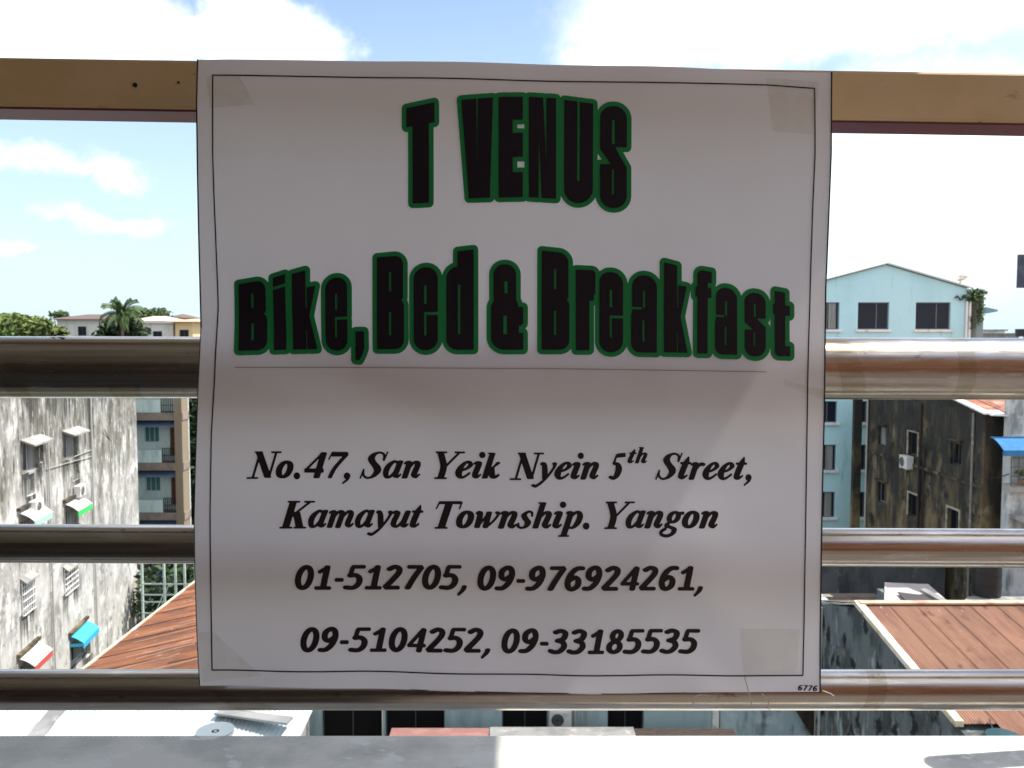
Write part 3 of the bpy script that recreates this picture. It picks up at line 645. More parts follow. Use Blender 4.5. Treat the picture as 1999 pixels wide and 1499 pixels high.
STAIN = bpy.data.materials.new('water_stain'); STAIN.use_nodes = True
def stain_material():
    nt = STAIN.node_tree; N, L = nt.nodes, nt.links; bs = N['Principled BSDF']; bs.inputs['Base Color'].default_value = (.05,.05,.042,1); bs.inputs['Roughness'].default_value = .95
    tc = N.new('ShaderNodeTexCoord'); sp = N.new('ShaderNodeSeparateXYZ'); L.new(tc.outputs['Generated'], sp.inputs[0])
    geo = N.new('ShaderNodeNewGeometry'); v = N.new('ShaderNodeVectorMath'); v.operation = 'MULTIPLY'; v.inputs[1].default_value = (6, 6, .55); L.new(geo.outputs['Position'], v.inputs[0])
    n = N.new('ShaderNodeTexNoise'); n.inputs['Scale'].default_value = 1; n.inputs['Detail'].default_value = 9; L.new(v.outputs[0], n.inputs['Vector'])
    a = N.new('ShaderNodeMapRange'); a.inputs['From Min'].default_value = .0; a.inputs['From Max'].default_value = 1.0; a.inputs['To Min'].default_value = -.32; a.inputs['To Max'].default_value = .12; L.new(sp.outputs['Z'], a.inputs['Value'])
    s = N.new('ShaderNodeMath'); s.operation = 'ADD'; L.new(n.outputs['Fac'], s.inputs[0]); L.new(a.outputs[0], s.inputs[1])
    m = N.new('ShaderNodeMapRange'); m.inputs['From Min'].default_value = .40; m.inputs['From Max'].default_value = .66; m.inputs['To Max'].default_value = .85; L.new(s.outputs[0], m.inputs['Value']); L.new(m.outputs[0], bs.inputs['Alpha'])
stain_material()
def water_stain(fr, a0, a1, z1, ln, parent):
    mb = MB(); mb.quad(fr.pt(a0,.004,z1-ln), fr.pt(a1,.004,z1-ln), fr.pt(a1,.004,z1), fr.pt(a0,.004,z1)); mb.build('water_stain', STAIN, parent)
for k, h in hA.items():
    if k in ('s1','s2','v1'): water_stain(FA, h[0]-.1, h[1]+.1, h[2]-.005, 1.6, rootA)
    else: water_stain(FA, h[0]-.25, h[0]+.55, h[2]-.005, 2.1, rootA); water_stain(FA, h[1]-.4, h[1]+.3, h[2]-.006, 1.7, rootA)
a_, _ = FA.px(178, 900)
for q, ln in ((-13,4.6),(-9.5,3.2),(-6.4,5.0),(-1.2,3.9),(1.3,2.6),(3.2,4.2),(6.0,5.4),(8.6,3.4)): water_stain(FA, q, q+1.9, 16.8, ln, rootA)
water_stain(FA, a_+.1, a_+.7, 15.2, 5.5, rootA)
# balcony block with blue canopies behind it
FB = Frame((-24, 56, 0), (1,0,0), (0,-1,0))
def bx(px, py=900): return FB.px(px, py)[0]
rootB = empty('balcony_building', (-24, 56, 0), 'pale green block with brown floor slabs, blue canopies and red doors', 'building')
bl, br_, bc = bx(262), bx(368), bx(355)
holes = []; storeys = []
for k in range(-1, 4):
    dz = -k*3.27
    zs = FB.px(300, 806)[1] + dz
    if zs - 3.3 < 0: continue
    storeys.append(zs)
    w = (bx(283), bx(312), zs-1.95, zs-.75); d = (bx(333), bx(353), zs-2.85, zs-.85)
    if k >= 0: holes += [w, d]
holed_wall(FB, bl-2.2, br_-.02, 0, storeys[0]+1.2, holes, .3, .15).build('wall', MINT_OLD, rootB)
for i in range(0, len(holes), 2):
    window(FB, holes[i], rootB, FRAME_GREEN, GLASS_BLUE, bars=(.33,.66), reveal=.15)
    h = holes[i+1]; mb = MB(); FB.box(mb, h[0]+.03, h[1]-.03, -.13, -.08, h[2], h[3]-.03); dd = mb.build('door', DOOR_RED, rootB)
    for t in (.2,.4,.6,.8): q = MB(); zz = h[2]+(h[3]-h[2])*t; FB.box(q, h[0]+.08, h[1]-.08, -.078, -.06, zz-.02, zz+.02); q.build('door_rail', DARK_TIMBER, dd)
for zs in storeys:
    mb = MB(); FB.box(mb, bl-2.2, br_+.1, .004, 1.1, zs-.38, zs+.12); mb.build('floor_slab', TRIM_BROWN, rootB)
    awning(FB, bl-1, bc-.05, zs-.385, 1.0, .42, BLUE_SLATE, rootB, name='canopy')
    mb = MB(); FB.box(mb, bl-2.2, bc-.9, .95, 1.05, zs-3.14, zs-2.35); mb.build('balcony_wall', MINT_OLD, rootB)
    grille(FB, bc-.85, bc-.02, zs-3.14, zs-2.2, 1.0, rootB, BLACK_PLASTIC, 7, 2, .02, 'balcony_railing')
mb = MB(); FB.box(mb, bc, br_+.05, .004, 1.12, 0, storeys[0]+1.1); mb.build('column', TAN, rootB)
mb = MB(); FB.box(mb, bl-2.3, br_+.15, -1.2, 1.2, storeys[0]+1.2, storeys[0]+1.4); mb.build('roof', CONCRETE, rootB)
tree('leafy_tree', (P(398,900,62).x, 62, 0), P(0,765,62).z+1.5, 4.2, 'tall dark tree seen just right of the balcony block', LEAF_DARK, 16000, .24, 44, 'trees between the buildings', 3, .10)
tree('leafy_tree', (P(330,900,49).x, 50.5, 0), P(0,1092,50).z+.4, 3.6, 'dark bushy tree behind the pale green metal frame', LEAF_DARK, 5200, .22, 16, 'trees between the buildings', 4, .05)
tree('leafy_tree', (P(470,900,49).x, 51.5, 0), P(0,1080,50).z+.4, 3.8, 'dark bushy tree behind the banner, right of the metal frame', LEAF_DARK, 3600, .22, 14, 'trees between the buildings', 5, .05)
# pale green open metal frame
rootL = empty('metal_frame', (P(300,1150,45).x, 45, 0), 'pale green open metal frame of thin posts and rails beside the stained block', 'metal frame')
xl, xr = P(278,1150,45).x, P(452,1150,45).x
for px in (278, 321, 343, 361, 382, 410, 440):
    x = P(px,1150,45).x; mb = MB(); mb.box(x-.05, x+.05, 44.95, 45.05, 0, P(px,1098,45).z); mb.build('post', FRAME_GREEN, rootL)
for py in (1139, 1160, 1174, 1196, 1220):
    z = P(300,py,45).z; mb = MB(); mb.box(xl, xr, 44.90, 44.948, z-.035, z+.035); mb.build('rail', FRAME_GREEN, rootL)
mb = MB(); mb.tube(P(300,1205,44.8), P(323,1150,44.8), .03, 6); mb.tube(P(306,1210,44.8), P(330,1140,44.8), .02, 6); mb.build('brace', FRAME_GREEN, rootL)

# rusty roof of the low house in the yard
rootR = empty('low_house', (-14, 30, 0), 'low house under a long rusty brown sheet roof with a cream edge', 'house')
sl = .22; x0, x1, ya, yb = -14.0, -7.2, 24.4, 40.2; zr = 8.0
mb = MB(); zt = zr-.25
mb.hexa([(x0+.3,ya+.3,0),(x1-.3,ya+.3,0),(x1-.3,yb-.3,0),(x0+.3,yb-.3,0),(x0+.3,ya+.3,zt),(x1-.3,ya+.3,zt+sl*(x1-x0-.6)),(x1-.3,yb-.3,zt+sl*(x1-x0-.6)),(x0+.3,yb-.3,zt)])
mb.build('wall', CONCRETE, rootR)
ux = Vector((0,1,0)); uy = Vector((1,0,sl)).normalized(); sw = .79; L_ = (x1-x0)/uy.x
first = None
for i in range(int((yb-ya)/.76)):
    for j in range(2):
        p0 = Vector((x0, ya+i*.76, zr)) + uy*(L_/2*.97*j) + Vector((0,0,.010*((i+j*1)%2)+.012*j))
        o = corrugated(p0, ux, uy, sw, L_/2*1.03, 6, .016).build('roof_sheet', RUST, rootR, smooth=True)
mb = MB(); mb.box(x0-.09, x0-.004, ya, yb, zr-.10, zr+.05); mb.build('edge_trim', VERGE, rootR)
rng = random.Random(17)
for i in range(16):   # thin pale strips laid along the sheets for their pale streaks
    y_ = 25.4+i*.72+rng.uniform(-.2,.2); l_ = rng.uniform(1.4,4.2); s0 = rng.uniform(.2,2.6); mb = MB(); base_ = Vector((x0, y_, zr+.075)); p_ = None
    for q in range(7):
        c_ = base_ + uy*(s0+l_*q/6) + Vector((0,.05*q+rng.uniform(-.03,.03),0))
        if p_ is not None: mb.tube(p_, c_, .010, 5)
        p_ = c_
    mb.build('pale_streak', M('pale_streak_tone', (.50,.36,.27), .9), rootR)

# white sheet roof below, bottom left
rootW = empty('shed', (-9, 17, 0), 'shed with a bright white sheet roof at the bottom left', 'shed')
zw = 10.4
xw1 = P(566,1430,17.2).x
mb = MB(); mb.box(-14.5, xw1-.4, 14.6, 19.6, 0, zw-.32); mb.build('wall', CONCRETE, rootW)
n = 10; xs = [-14.6 + (xw1+14.6)*k/n for k in range(n+1)]
for k in range(n):
    p0 = Vector((xs[k]-.02, 14.3, zw-.28+.006*(k%2)))
    corrugated(p0, (1,0,.0), (0,1,.05), xs[k+1]-xs[k]+.06, 5.6, 10, .012, seg=5).build('roof_sheet', WHITE_TIN, rootW, smooth=True)
pA, pB = P(50,1432,17.0), P(92,1386,19.0)
mb = MB(); q = [Vector((pA.x, 14.3, zw-.22)), Vector((pA.x+.35, 14.3, zw-.22)), Vector((pB.x+.30, 19.7, zw+.05)), Vector((pB.x-.05, 19.7, zw+.05))]
mb.slab(*q, .05); mb.build('gutter', GREY_TIN, rootW)
def loose_board(pts, t, mat, label, name='loose_board'):
    mb = MB(); mb.slab(*pts, t); return mb.build(name, mat, label=label, cat='board')
zo = zw+.03
loose_board([P(418,1397,18.6)+Vector((0,0,.06)), P(560,1417,17.8)+Vector((0,0,.06)), P(572,1404,18.3)+Vector((0,0,.06)), P(436,1386,19.2)+Vector((0,0,.06))], .05, GREY_TIN, 'weathered grey board lying across the corner of the white roof')
c = P(420, 1414, 17.9); c.z = zw-.02
rootS = empty('round_lid', c, 'flat round grey lid lying on the white sheet roof', 'lid')
mb = MB(); rings = 5; seg = 28; vs = [c+Vector((0,0,.05))]
for r_ in range(1, rings+1):
    for k in range(seg):
        t = 2*math.pi*k/seg; rr2 = .40*r_/rings; vs.append(c+Vector((math.cos(t)*rr2, math.sin(t)*rr2, .05+.06*rr2*rr2*2)))
fs = [(0, 1+k, 1+(k+1)%seg) for k in range(seg)]
for r_ in range(rings-1):
    for k in range(seg): a0 = 1+r_*seg+k; a1 = 1+r_*seg+(k+1)%seg; fs.append((a0, a1, a1+seg, a0+seg))
mb.add(vs, fs); mb.build('disc', M('lid_grey', (.15,.18,.20), .6), rootS, smooth=True)
mb = MB(); mb.tube(c+Vector((0,0,-.02)), c+Vector((0,0,.048)), .39, 28); mb.build('rim', GREY_TIN, rootS)

# ================================================================ low house straight ahead, mostly behind the banner
FC = Frame((0, 31, 0), (1,0,0), (0,-1,0))
def fx(px, py=1410): return FC.px(px, py)[0]
rootM = empty('townhouse', (0, 31, 0), 'low pale mint house with dark windows glimpsed below the bottom steel pipe', 'house')
zA, zB = FC.px(1000,1436)[1]-.6, FC.px(1000,1380)[1]+.9
hs = [(fx(628),fx(746),zA,zB), (fx(752),fx(868),zA,zB), (fx(980),fx(1069),zA+.7,zB), (fx(1186),fx(1257),zA+.7,zB)]
holed_wall(FC, fx(540), fx(1404), 0, 9.2, hs, 7, .3).build('wall', M('pale_mint_plaster', (.34,.46,.47), .85, (((.25,.34,.36), (1.5,1.5,.3), 6, .48, .66),)), rootM)
for h in hs: window(FC, h, rootM, FRAME_DARK, DARK, bars=(.5,), reveal=.3)
mb = MB(); mb.box(fx(540)-.3, fx(1404)+.3, 30.6, 38.3, 9.203, 9.5); mb.build('roof', CONCRETE, rootM)
mb = MB(); FC.box(mb, fx(1389), fx(1401), .1, .16, zA, zB); mb.build('post', FRAME_WHITE, rootM)
mb = MB(); FC.box(mb, fx(596,1410)+.0, fx(611,1410), .5, .62, 0, zB+.5); mb.build('post', FRAME_WHITE, rootM)
mb = MB(); x = fx(748); FC.box(mb, x-.02, x+.02, .12, .16, 0, zB+.5); mb.build('cable', FRAME_WHITE, rootM)
for px in (1122, 1136, 1147): mb = MB(); x = fx(px); mb.tube(FC.pt(x,.09,0), FC.pt(x,.09,zB), .035, 8); mb.build('drain_pipe', PIPE_GREY, rootM)
air_conditioner(FC, fx(1093), FC.px(1093,1413)[1], 'air conditioner on the mint house between its two dark windows', .82, .62)
for a, b, y0_, mat, lab in ((765,955,1421,PINK_TIN,'dusty pink sheet on the lean-to below the mint house'),(957,1236,1419,GREY_TIN,'grey-brown sheet on the lean-to below the mint house'),(1238,1430,1422,DARK_TIMBER,'dark sheet on the lean-to below the mint house')):
    q0, q1 = P(a,1440,28), P(b,1440,28); z1_ = P(a,y0_,29.6).z; z2_ = P(a,y0_+26,28).z
    mb = MB(); mb.slab((q0.x*29/28,28,z2_),(q1.x*29/28,28,z2_),(q1.x*29.6/28,29.6,z1_),(q0.x*29.6/28,29.6,z1_), .06)
    mb.build('lean_to_sheet', mat, label=lab, cat='roof sheet')
mb = MB(); mb.box(P(765,1440,28).x, P(1430,1440,28).x, 28.4, 29.4, 0, P(1000,1452,28).z-.3); mb.build('yard_wall', CONCRETE, label='low concrete yard wall under the lean-to sheets', cat='wall')
FD2 = Frame((0, 32.2, 0), (1,0,0), (0,-1,0))
mb = MB(); FD2.box(mb, FD2.px(1406,1400)[0], 12.6, -4, 0, 0, 8.4); o = mb.build('garden_wall', PALE_STAIN, label='tall pale blue stained wall between the mint house and the red-roofed house', cat='wall')
mb = MB(); x = FD2.px(1548,1400)[0]; q = [FD2.pt(x-1.7,.05,7.2), FD2.pt(x+1.5,.05,2.2), FD2.pt(x+1.5,.35,2.2), FD2.pt(x-1.7,.35,7.2)]
mb.hexa(q + [p+Vector((.75,0,0)) for p in q]); mb.build('diagonal_shadow', DARK_TIMBER, o)  # dark slanted slab in place of the diagonal shadow on this wall

# ================================================================ right side: red sheet roof in front
XV = 11.41; YR, ZR_ = 27.8, 10.0; slope = (10.07-9.0)/(27.8-21.24)
rootF = empty('red_roof_house', (XV, 24, 0), 'stained grey house with a red corrugated roof and cream verge at lower right', 'house')
yf = 19.6; zf = ZR_-slope*(YR-yf)
mb = MB()
X2 = 26
prof = [(yf+.3,0),(31.6,0),(31.6,ZR_-1.05),(31.0,ZR_-1.04),(YR+.0,ZR_-.12),(yf+.3,zf-.08)]
k = len(prof); vs = [(XV+.12,y,z) for y,z in prof] + [(X2-.2,y,z) for y,z in prof]
mb.add(vs, [tuple(range(k)), tuple(range(2*k-1,k-1,-1))] + [(i,k+i,k+(i+1)%k,(i+1)%k) for i in range(k)]); mb.build('wall', BLUE_STAIN, rootF)
uy = Vector((0,-1,-slope)).normalized(); w_ = .92; Ls = (YR-yf)/abs(uy.y)
nS = int((X2-XV)/.88)
for i in range(nS):
    for j in range(2):
        if i == 0 and j == 1: lj = Ls*.30
        else: lj = Ls*.52
        p0 = Vector((XV+.16+i*.88, YR, ZR_+.05)) + uy*(Ls*.49*j) - Vector((0,0,.012*j)) + Vector((0,0,.003*(i%2)))
        corrugated(p0, (1,0,0), uy, w_, lj, 12, .015, seg=6).build('roof_sheet', TERRACOTTA, rootF, smooth=True)
for i in range(nS//2):
    p0 = Vector((XV+.16+i*1.76, YR, ZR_+.05)); corrugated(p0, (1,0,0), (0,1,-.30), 1.8, 3.4, 16, .018, seg=4).build('roof_sheet', TERRACOTTA, rootF, smooth=True)
mb = MB(); mb.box(XV+.1, X2, YR-.22, YR+.05, ZR_+.075, ZR_+.13); mb.build('ridge_cap', RIDGE, rootF)
mb = MB(); a = Vector((XV-.02,YR+.1,ZR_+.02)); b = a+uy*(Ls*.80); t = Vector((.25,0,0)); d = Vector((0,0,.10))
mb.hexa([a-d*.6,a+t-d*.6,b+t*.9-d*.6,b-d*.6,a+d,a+t+d,b+t*.9+d,b+d]); mb.build('verge_board', VERGE, rootF)
mb = MB(); c_ = P(1962, 1394, 20.4); c_.z = zf+slope*(20.4-yf)+.12
mb = MB(); mb.tube(c_, c_+Vector((0,0,.20)), .55, 20, .42); mb.tube(c_+Vector((0,0,.20)), c_+Vector((0,0,.26)), .42, 20, .12); mb.build('tank_lid', M('teal_plastic', (.012,.05,.06), .5), label='dark teal plastic lid lying on the red corrugated roof', cat='lid', smooth=False)
mb = MB(); pts = [P(1900,1423,20.5), P(1925,1418,20.7), P(1938,1405,21), P(1932,1392,21.4)]
for p_ in pts: p_.z = zf+slope*(p_.y-yf)+.12
for p_, q_ in zip(pts[:-1], pts[1:]): mb.tube(p_, q_, .018, 6)
mb.build('hose', BLACK_PLASTIC, label='thin dark hose curling beside the teal lid on the red roof', cat='hose')
mb = MB(); mb.box(XV+.10, XV+.16, 31.55, 31.62, 0, 8.9); mb.tube((XV+.02,30.9,0),(XV+.02,30.9,ZR_-1.1),.05,8); mb.build('drain_pipe', PIPE_GREY, rootF)
# dark low block and loose roof pieces behind the ridge
FG = Frame((0, 37, 0), (1,0,0), (0,-1,0))
rootG = empty('dark_low_house', (16, 38, 0), 'soot-dark low house behind the red roof ridge, right beside the banner', 'house')
mb = MB(); FG.box(mb, FG.px(1480,1130)[0], 19.1, -3, 0, 0, FG.px(1650,1085)[1]); mb.build('wall', M('soot_dark_wall', (.075,.08,.085), .95, (((.035,.038,.04), (1.2,1.2,.4), 8, .46, .62), ((.16,.17,.18), (2.6,2.6,1), 8, .60, .72))), rootG)
mb = MB(); FG.box(mb, FG.px(1480,1130)[0], 16.0, .0, .5, FG.px(1650,1166)[1]-.1, FG.px(1650,1158)[1]); mb.build('ledge', TRIM_BROWN, rootG)
rootH = empty('lean_to', (15.8, 33.5, 0), 'lean-to of pale grey roof sheets between the dark house and the red roof', 'lean-to')
zq = 8.95
def rp(px, py, z):      # point of a level z seen in that direction
    d = ray(px, py); t = (z-CAMZ)/d.z; return Vector((d.x*t, d.y*t, z))
mb = MB(); mb.slab(rp(1726,1184,zq), rp(1862,1184,zq), rp(1812,1140,zq), rp(1727,1137,zq), .06); mb.build('roof_sheet', M('pale_pinkish_sheet', (.48,.42,.40), .7, (((.30,.30,.30), (1,1,1), 7, .5, .66),)), rootH)
mb = MB(); mb.slab(rp(1775,1180,zq+.12), rp(1850,1182,zq+.12), rp(1838,1166,zq+.12), rp(1752,1155,zq+.12), .04); mb.build('roof_sheet', M('dark_felt', (.05,.05,.055), .9), rootH)
mb = MB(); mb.slab(rp(1852,1181,zq+.22), rp(1862,1178,zq+.22), rp(1806,1148,zq+.22), rp(1796,1150,zq+.22), .12); mb.build('roof_edge', GREY_TIN, rootH)
mb = MB(); mb.box(14.5, 16.2, 31.8, 33.3, 0, zq-.08); mb.build('wall', BLUE_STAIN, rootH)
mb = MB(); mb.slab(rp(1868,1186,9.0), rp(2060,1186,9.0), rp(2060,1164,9.0), rp(1890,1164,9.0), .3); mb.build('roof_sheet', GREY_TIN, rootH)
mb = MB(); c_ = rp(1940,1168,9.02); mb.tube(c_+Vector((0,.5,0)), c_+Vector((0,.5,1.25)), .50, 24); o = mb.build('water_drum', BLACK_PLASTIC, label='black water drum standing behind the red roof ridge at far right', cat='water drum')
mb = MB(); mb.tube(c_+Vector((0,.5,.4)), c_+Vector((0,.5,.44)), .52, 24); mb.tube(c_+Vector((0,.5,.85)), c_+Vector((0,.5,.89)), .52, 24); mb.build('hoop', BLACK_PLASTIC, o)
ORG[o.name] = ORG[o.name]

# ================================================================ dark stained block, right
FDk = Frame((19.5, 41, 0), (0,-1,0), (-1,0,0))
rootD = empty('stained_building', (19.5, 41, 0), 'dark moss-stained concrete block in shade with small windows at right', 'building')
def dh(px, py, w, h): a, z = FDk.px(px, py); return (a-w/2, a+w/2, z-h/2, z+h/2)
hD = [dh(1722,851,.95,.95), dh(1783,866,1.0,1.1), dh(1865,886,1.0,.95), dh(1722,962,.95,1.0), dh(1783,987,1.0,1.1), dh(1861,1016,1.0,1.0),
      dh(1722,1076,.95,1.0), dh(1783,1105,1.0,1.1)]
aL, aR = FDk.px(1692, 900)[0], FDk.px(1921, 900)[0]
zD = 15.75
holed_wall(FDk, aL, aR, 0, zD, hD, 8, .22).build('wall', DARK_STAIN, rootD)
for i, h in enumerate(hD): window(FDk, h, rootD, FRAME_DARK if i not in (0,3) else GREY_TIN, DARK if i != 0 else CURTAIN, bars=(.5,), reveal=.22, fw=.045)
for i in (1, 4, 5):
    mb = MB(); h = hD[i]; t = .09
    for q in ((h[0]-t,h[0]-.003,h[2],h[3]+t),(h[1]+.003,h[1]+t,h[2],h[3]+t),(h[0]-.003,h[1]+.003,h[3]+.003,h[3]+t)): FDk.box(mb, q[0], q[1], 0.002, .05, q[2], q[3])
    mb.build('window_surround', M('peeling_cream_surround', (.40,.37,.30), .9, (((.18,.17,.13), (5,5,5), 7, .48, .62),)), rootD)
for i in (0,1,2,3): mb = MB(); h = hD[i]; FDk.box(mb, h[0]-.12, h[1]+.12, .004, .20, h[3]+.12, h[3]+.17); mb.build('window_hood', DARK_STAIN, rootD)
air_conditioner(FDk, FDk.px(1778,900)[0], FDk.px(1778,914)[1], 'air conditioner under the middle window of the dark stained block', .80, .62, .34, .05)
for px, r, m_, z0_ in ((1693,.05,PIPE_GREY,0), (1797,.06,DARK_TIMBER,0), (1806,.04,DARK_TIMBER,0), (1900,.05,GREY_TIN,0)):
    a, _ = FDk.px(px, 950); mb = MB(); mb.tube(FDk.pt(a,.09,0), FDk.pt(a,.09,zD-.1 if px != 1806 else 13.6), r, 8); mb.build('drain_pipe', m_, rootD)
mb = MB(); FDk.box(mb, aL, aR, .003, .10, 12.55, 12.68); mb.build('string_course', DARK_STAIN, rootD)
for h in hD: water_stain(FDk, h[0]-.15, h[1]+.15, h[2]-.005, 1.9, rootD)
for q in range(7): a_ = aL+(aR-aL)*(q+.2)/7; water_stain(FDk, a_, a_+1.1, zD-.02, 2.2+1.6*(q%3), rootD)
ye = 41-aR; yr = 41.5; s2 = .17; ze = zD
mb = MB(); mb.add([(19.5,ye,ze),(19.5,41-aL,ze),(19.5,yr,ze+s2*(yr-ye)),(27.5,ye,ze),(27.5,41-aL,ze),(27.5,yr,ze+s2*(yr-ye))], [(0,1,2),(3,5,4),(0,2,5,3),(1,4,5,2),(0,3,4,1)]); mb.build('gable', DARK_STAIN, rootD)
RED_OLD = M('old_red_roof_sheet', (.42,.17,.11), .8, (((.55,.38,.30), (1.2,1.2,1.2), 7, .50, .62), ((.22,.10,.07), (2,.6,1), 7, .54, .68)))
for i in range(9):
    p0 = Vector((19.15+i*.92, yr, ze+.08+s2*(yr-ye)+.01*(i%2))); corrugated(p0, (1,0,0), (0,-1,-s2), .96, (yr-ye)*1.03+.55, 8, .02).build('roof_sheet', RED_OLD, rootD, smooth=True)
    p0 = Vector((19.15+i*.92, yr, ze+.08+s2*(yr-ye)+.01*(i%2))); corrugated(p0, (1,0,0), (0,1,-s2), .96, 6.4, 8, .02, seg=4).build('roof_sheet', RED_OLD, rootD, smooth=True)
mb = MB(); a = Vector((19.08, ye-.62, ze-.04)); b = Vector((19.08, yr, ze+s2*(yr-ye)+.06))
t = Vector((.34,0,0)); d = Vector((0,0,.07)); mb.hexa([a,a+t,b+t,b,a+d,a+t+d,b+t+d,b+d]); mb.build('verge_board', FRAME_WHITE, rootD)
mb = MB()
for i in range(1):
    x = 19.3+i*.66; w = .64; z = ze-.06-.03*(i%3)
    mb.slab((x,ye-.75-.06*(i%2),z),(x+w,ye-.75-.1*((i+1)%2),z-.01),(x+w,ye-.15,z+.16),(x,ye-.15,z+.16), .02)
mb.build('eave_sheet', FRAME_WHITE, rootD)
mb = MB(); mb.box(19.02, 19.45, 47.1, 47.4, 0, 15.9); mb.build('dark_passage_wall', DARK_STAIN, label='narrow dark wall between the mint building and the dark stained block', cat='wall')

# ================================================================ mint gabled building, right background
FM = Frame((22, 50, 0), (1,0,0), (0,-1,0))
rootMint = empty('mint_building', (22, 50, 0), 'pale mint gabled building with rows of dark square windows', 'building')
ax, az = FM.px(1730, 517); lx, lz = FM.px(1566, 560); rx, rz = FM.px(1888, 563)
wcols = [(FM.px(1580,600)[0], FM.px(1639,600)[0]), (FM.px(1675,600)[0], FM.px(1736,600)[0]), (FM.px(1788,600)[0], FM.px(1856,600)[0])]
zt0, zb0 = FM.px(1700,590)[1], FM.px(1700,643)[1]
hM = []
for r_, (t_, b_) in enumerate(((590,643),(690,735),(783,825),(868,918),(960,1010),(1052,1100))):
    for c0, c1 in wcols: hM.append((c0, c1, FM.px(1700,b_)[1], FM.px(1700,t_)[1]))
zE = min(lz, rz)
holed_wall(FM, lx, rx, 0, zE, hM, 14, .2).build('wall', MINT, rootMint)
mb = MB(); vs = [FM.pt(lx,0,zE),FM.pt(rx,0,zE),FM.pt(rx,0,rz),FM.pt(ax,0,az),FM.pt(lx,0,lz)]; vs2 = [v+Vector((0,14,0)) for v in vs]
mb.add(vs+vs2, [(0,1,2,3,4),(9,8,7,6,5),(2,7,8,3),(3,8,9,4)]); mb.build('gable', MINT, rootMint)
for sgn, (ex, ez) in ((-1,(lx,lz)),(1,(rx,rz))):
    d_ = Vector((ex-(ax),0,ez-az)); e = Vector((22+ex,0,ez))+d_*.02; apx = Vector((22+ax,0,az))
    n_ = int(14.6/1.2)
    mb = MB(); mb.slab((apx.x,49.75,az+.12),(e.x,49.75,e.z+.12),(e.x,64.3,e.z+.12),(apx.x,64.3,az+.12),.07); mb.build('roof', M('pale_roof_edge', (.50,.55,.55), .7), rootMint)
for i, h in enumerate(hM):
    bars = (.62,) if i in (0,1,2) else (.35,.68)
    window(FM, h, rootMint, M('grey_window_frame', (.13,.15,.17), .5), GLASS, bars=bars, reveal=.2, fw=.055, curtain=((.66,.90) if i in (0,4,9,12) else None))
for h in hM: mb = MB(); FM.box(mb, h[0]-.12, h[1]+.12, .003, .14, h[2]-.14, h[2]-.004); mb.build('window_sill', FRAME_WHITE, rootMint)
wx0, wx1 = FM.px(1889,600)[0], FM.px(1925,600)[0]; wzt = FM.px(1900,564)[1]
mb = MB(); FM.box(mb, wx0+.02, wx1, -8, -.25, 0, wzt); mb.build('side_wing', M('grey_green_wall', (.25,.31,.31), .9, (((.12,.14,.13), (1.2,1.2,.25), 8, .46, .64),)), rootMint)  # set-back wing, grey-green in its own colour
for px, m_ in ((1886,FRAME_WHITE),(1892,FRAME_WHITE)): mb = MB(); a = FM.px(px,600)[0]; mb.tube(FM.pt(a,.1,0), FM.pt(a,.1,FM.px(px,588)[1]), .07, 8); mb.build('drain_pipe', m_, rootMint)
mb = MB(); a, z = FM.px(1872,582); 
for k in range(9): mb.tube(FM.pt(a-.3+.14*k,.12,z+.15*math.sin(k*1.9)), FM.pt(a-.16+.14*k,.16,z+.15*math.sin(k*1.9+1.9)), .045, 6)
mb.build('cable_bundle', BLACK_PLASTIC, rootMint)
rng = random.Random(12); mb = MB(); a, z = FM.px(1903,578); c_ = FM.pt(a,.15,z)
leaves(mb, c_, (.75,.35,.55), 260, .13, .1, rng); leaves(mb, c_+Vector((.25,0,-.9)), (.28,.2,.8), 160, .11, .1, rng); leaves(mb, c_+Vector((-.25,0,-1.5)), (.2,.2,.6), 60, .1, .1, rng)
rootV = empty('wall_plant', c_-Vector((0,0,1.6)), 'yellow-green plant growing from the corner of the mint building', 'plant')
mb.build('foliage', LEAF, rootV); mb = MB(); mb.tube(c_-Vector((0,0,1.9)), c_, .04, 6); mb.tube(c_-Vector((-.2,0,1.5)), c_+Vector((.2,0,-.2)), .03, 6); mb.build('stem', BARK, rootV)
def dish_on(c, r, label, tilt, mat):
    root = empty('satellite_dish', c, label, 'satellite dish'); mb = MB(); seg = 24; ax_ = Vector(tilt).normalized(); u = ax_.orthogonal().normalized(); w = ax_.cross(u)
    top = c+Vector((0,0,.55)); vs = [top]
    for q in range(1, 5):
        for k in range(seg): t = 2*math.pi*k/seg; rr3 = r*q/4; vs.append(top+(u*math.cos(t)+w*math.sin(t))*rr3+ax_*(.45*rr3*rr3/r))
    fs = [(0,1+k,1+(k+1)%seg) for k in range(seg)]
    for q in range(3):
        for k in range(seg): a0 = 1+q*seg+k; a1 = 1+q*seg+(k+1)%seg; fs.append((a0,a1,a1+seg,a0+seg))
    mb.add(vs, fs); mb.build('dish', mat, root, smooth=True)
    mb = MB(); mb.tube(c, top, .035, 6); mb.build('mast', PIPE_GREY, root)
    mb = MB(); mb.tube(top, top+ax_*r*.9, .018, 6); mb.build('feed_arm', PIPE_GREY, root); return root
a, z = FM.px(1895, 560); dish_on(FM.pt(a,-1.2,z-.1), .42, 'small tan satellite dish on the roof corner of the mint building', (-.2,-.3,1), M('tan_dish', (.45,.38,.30), .6))
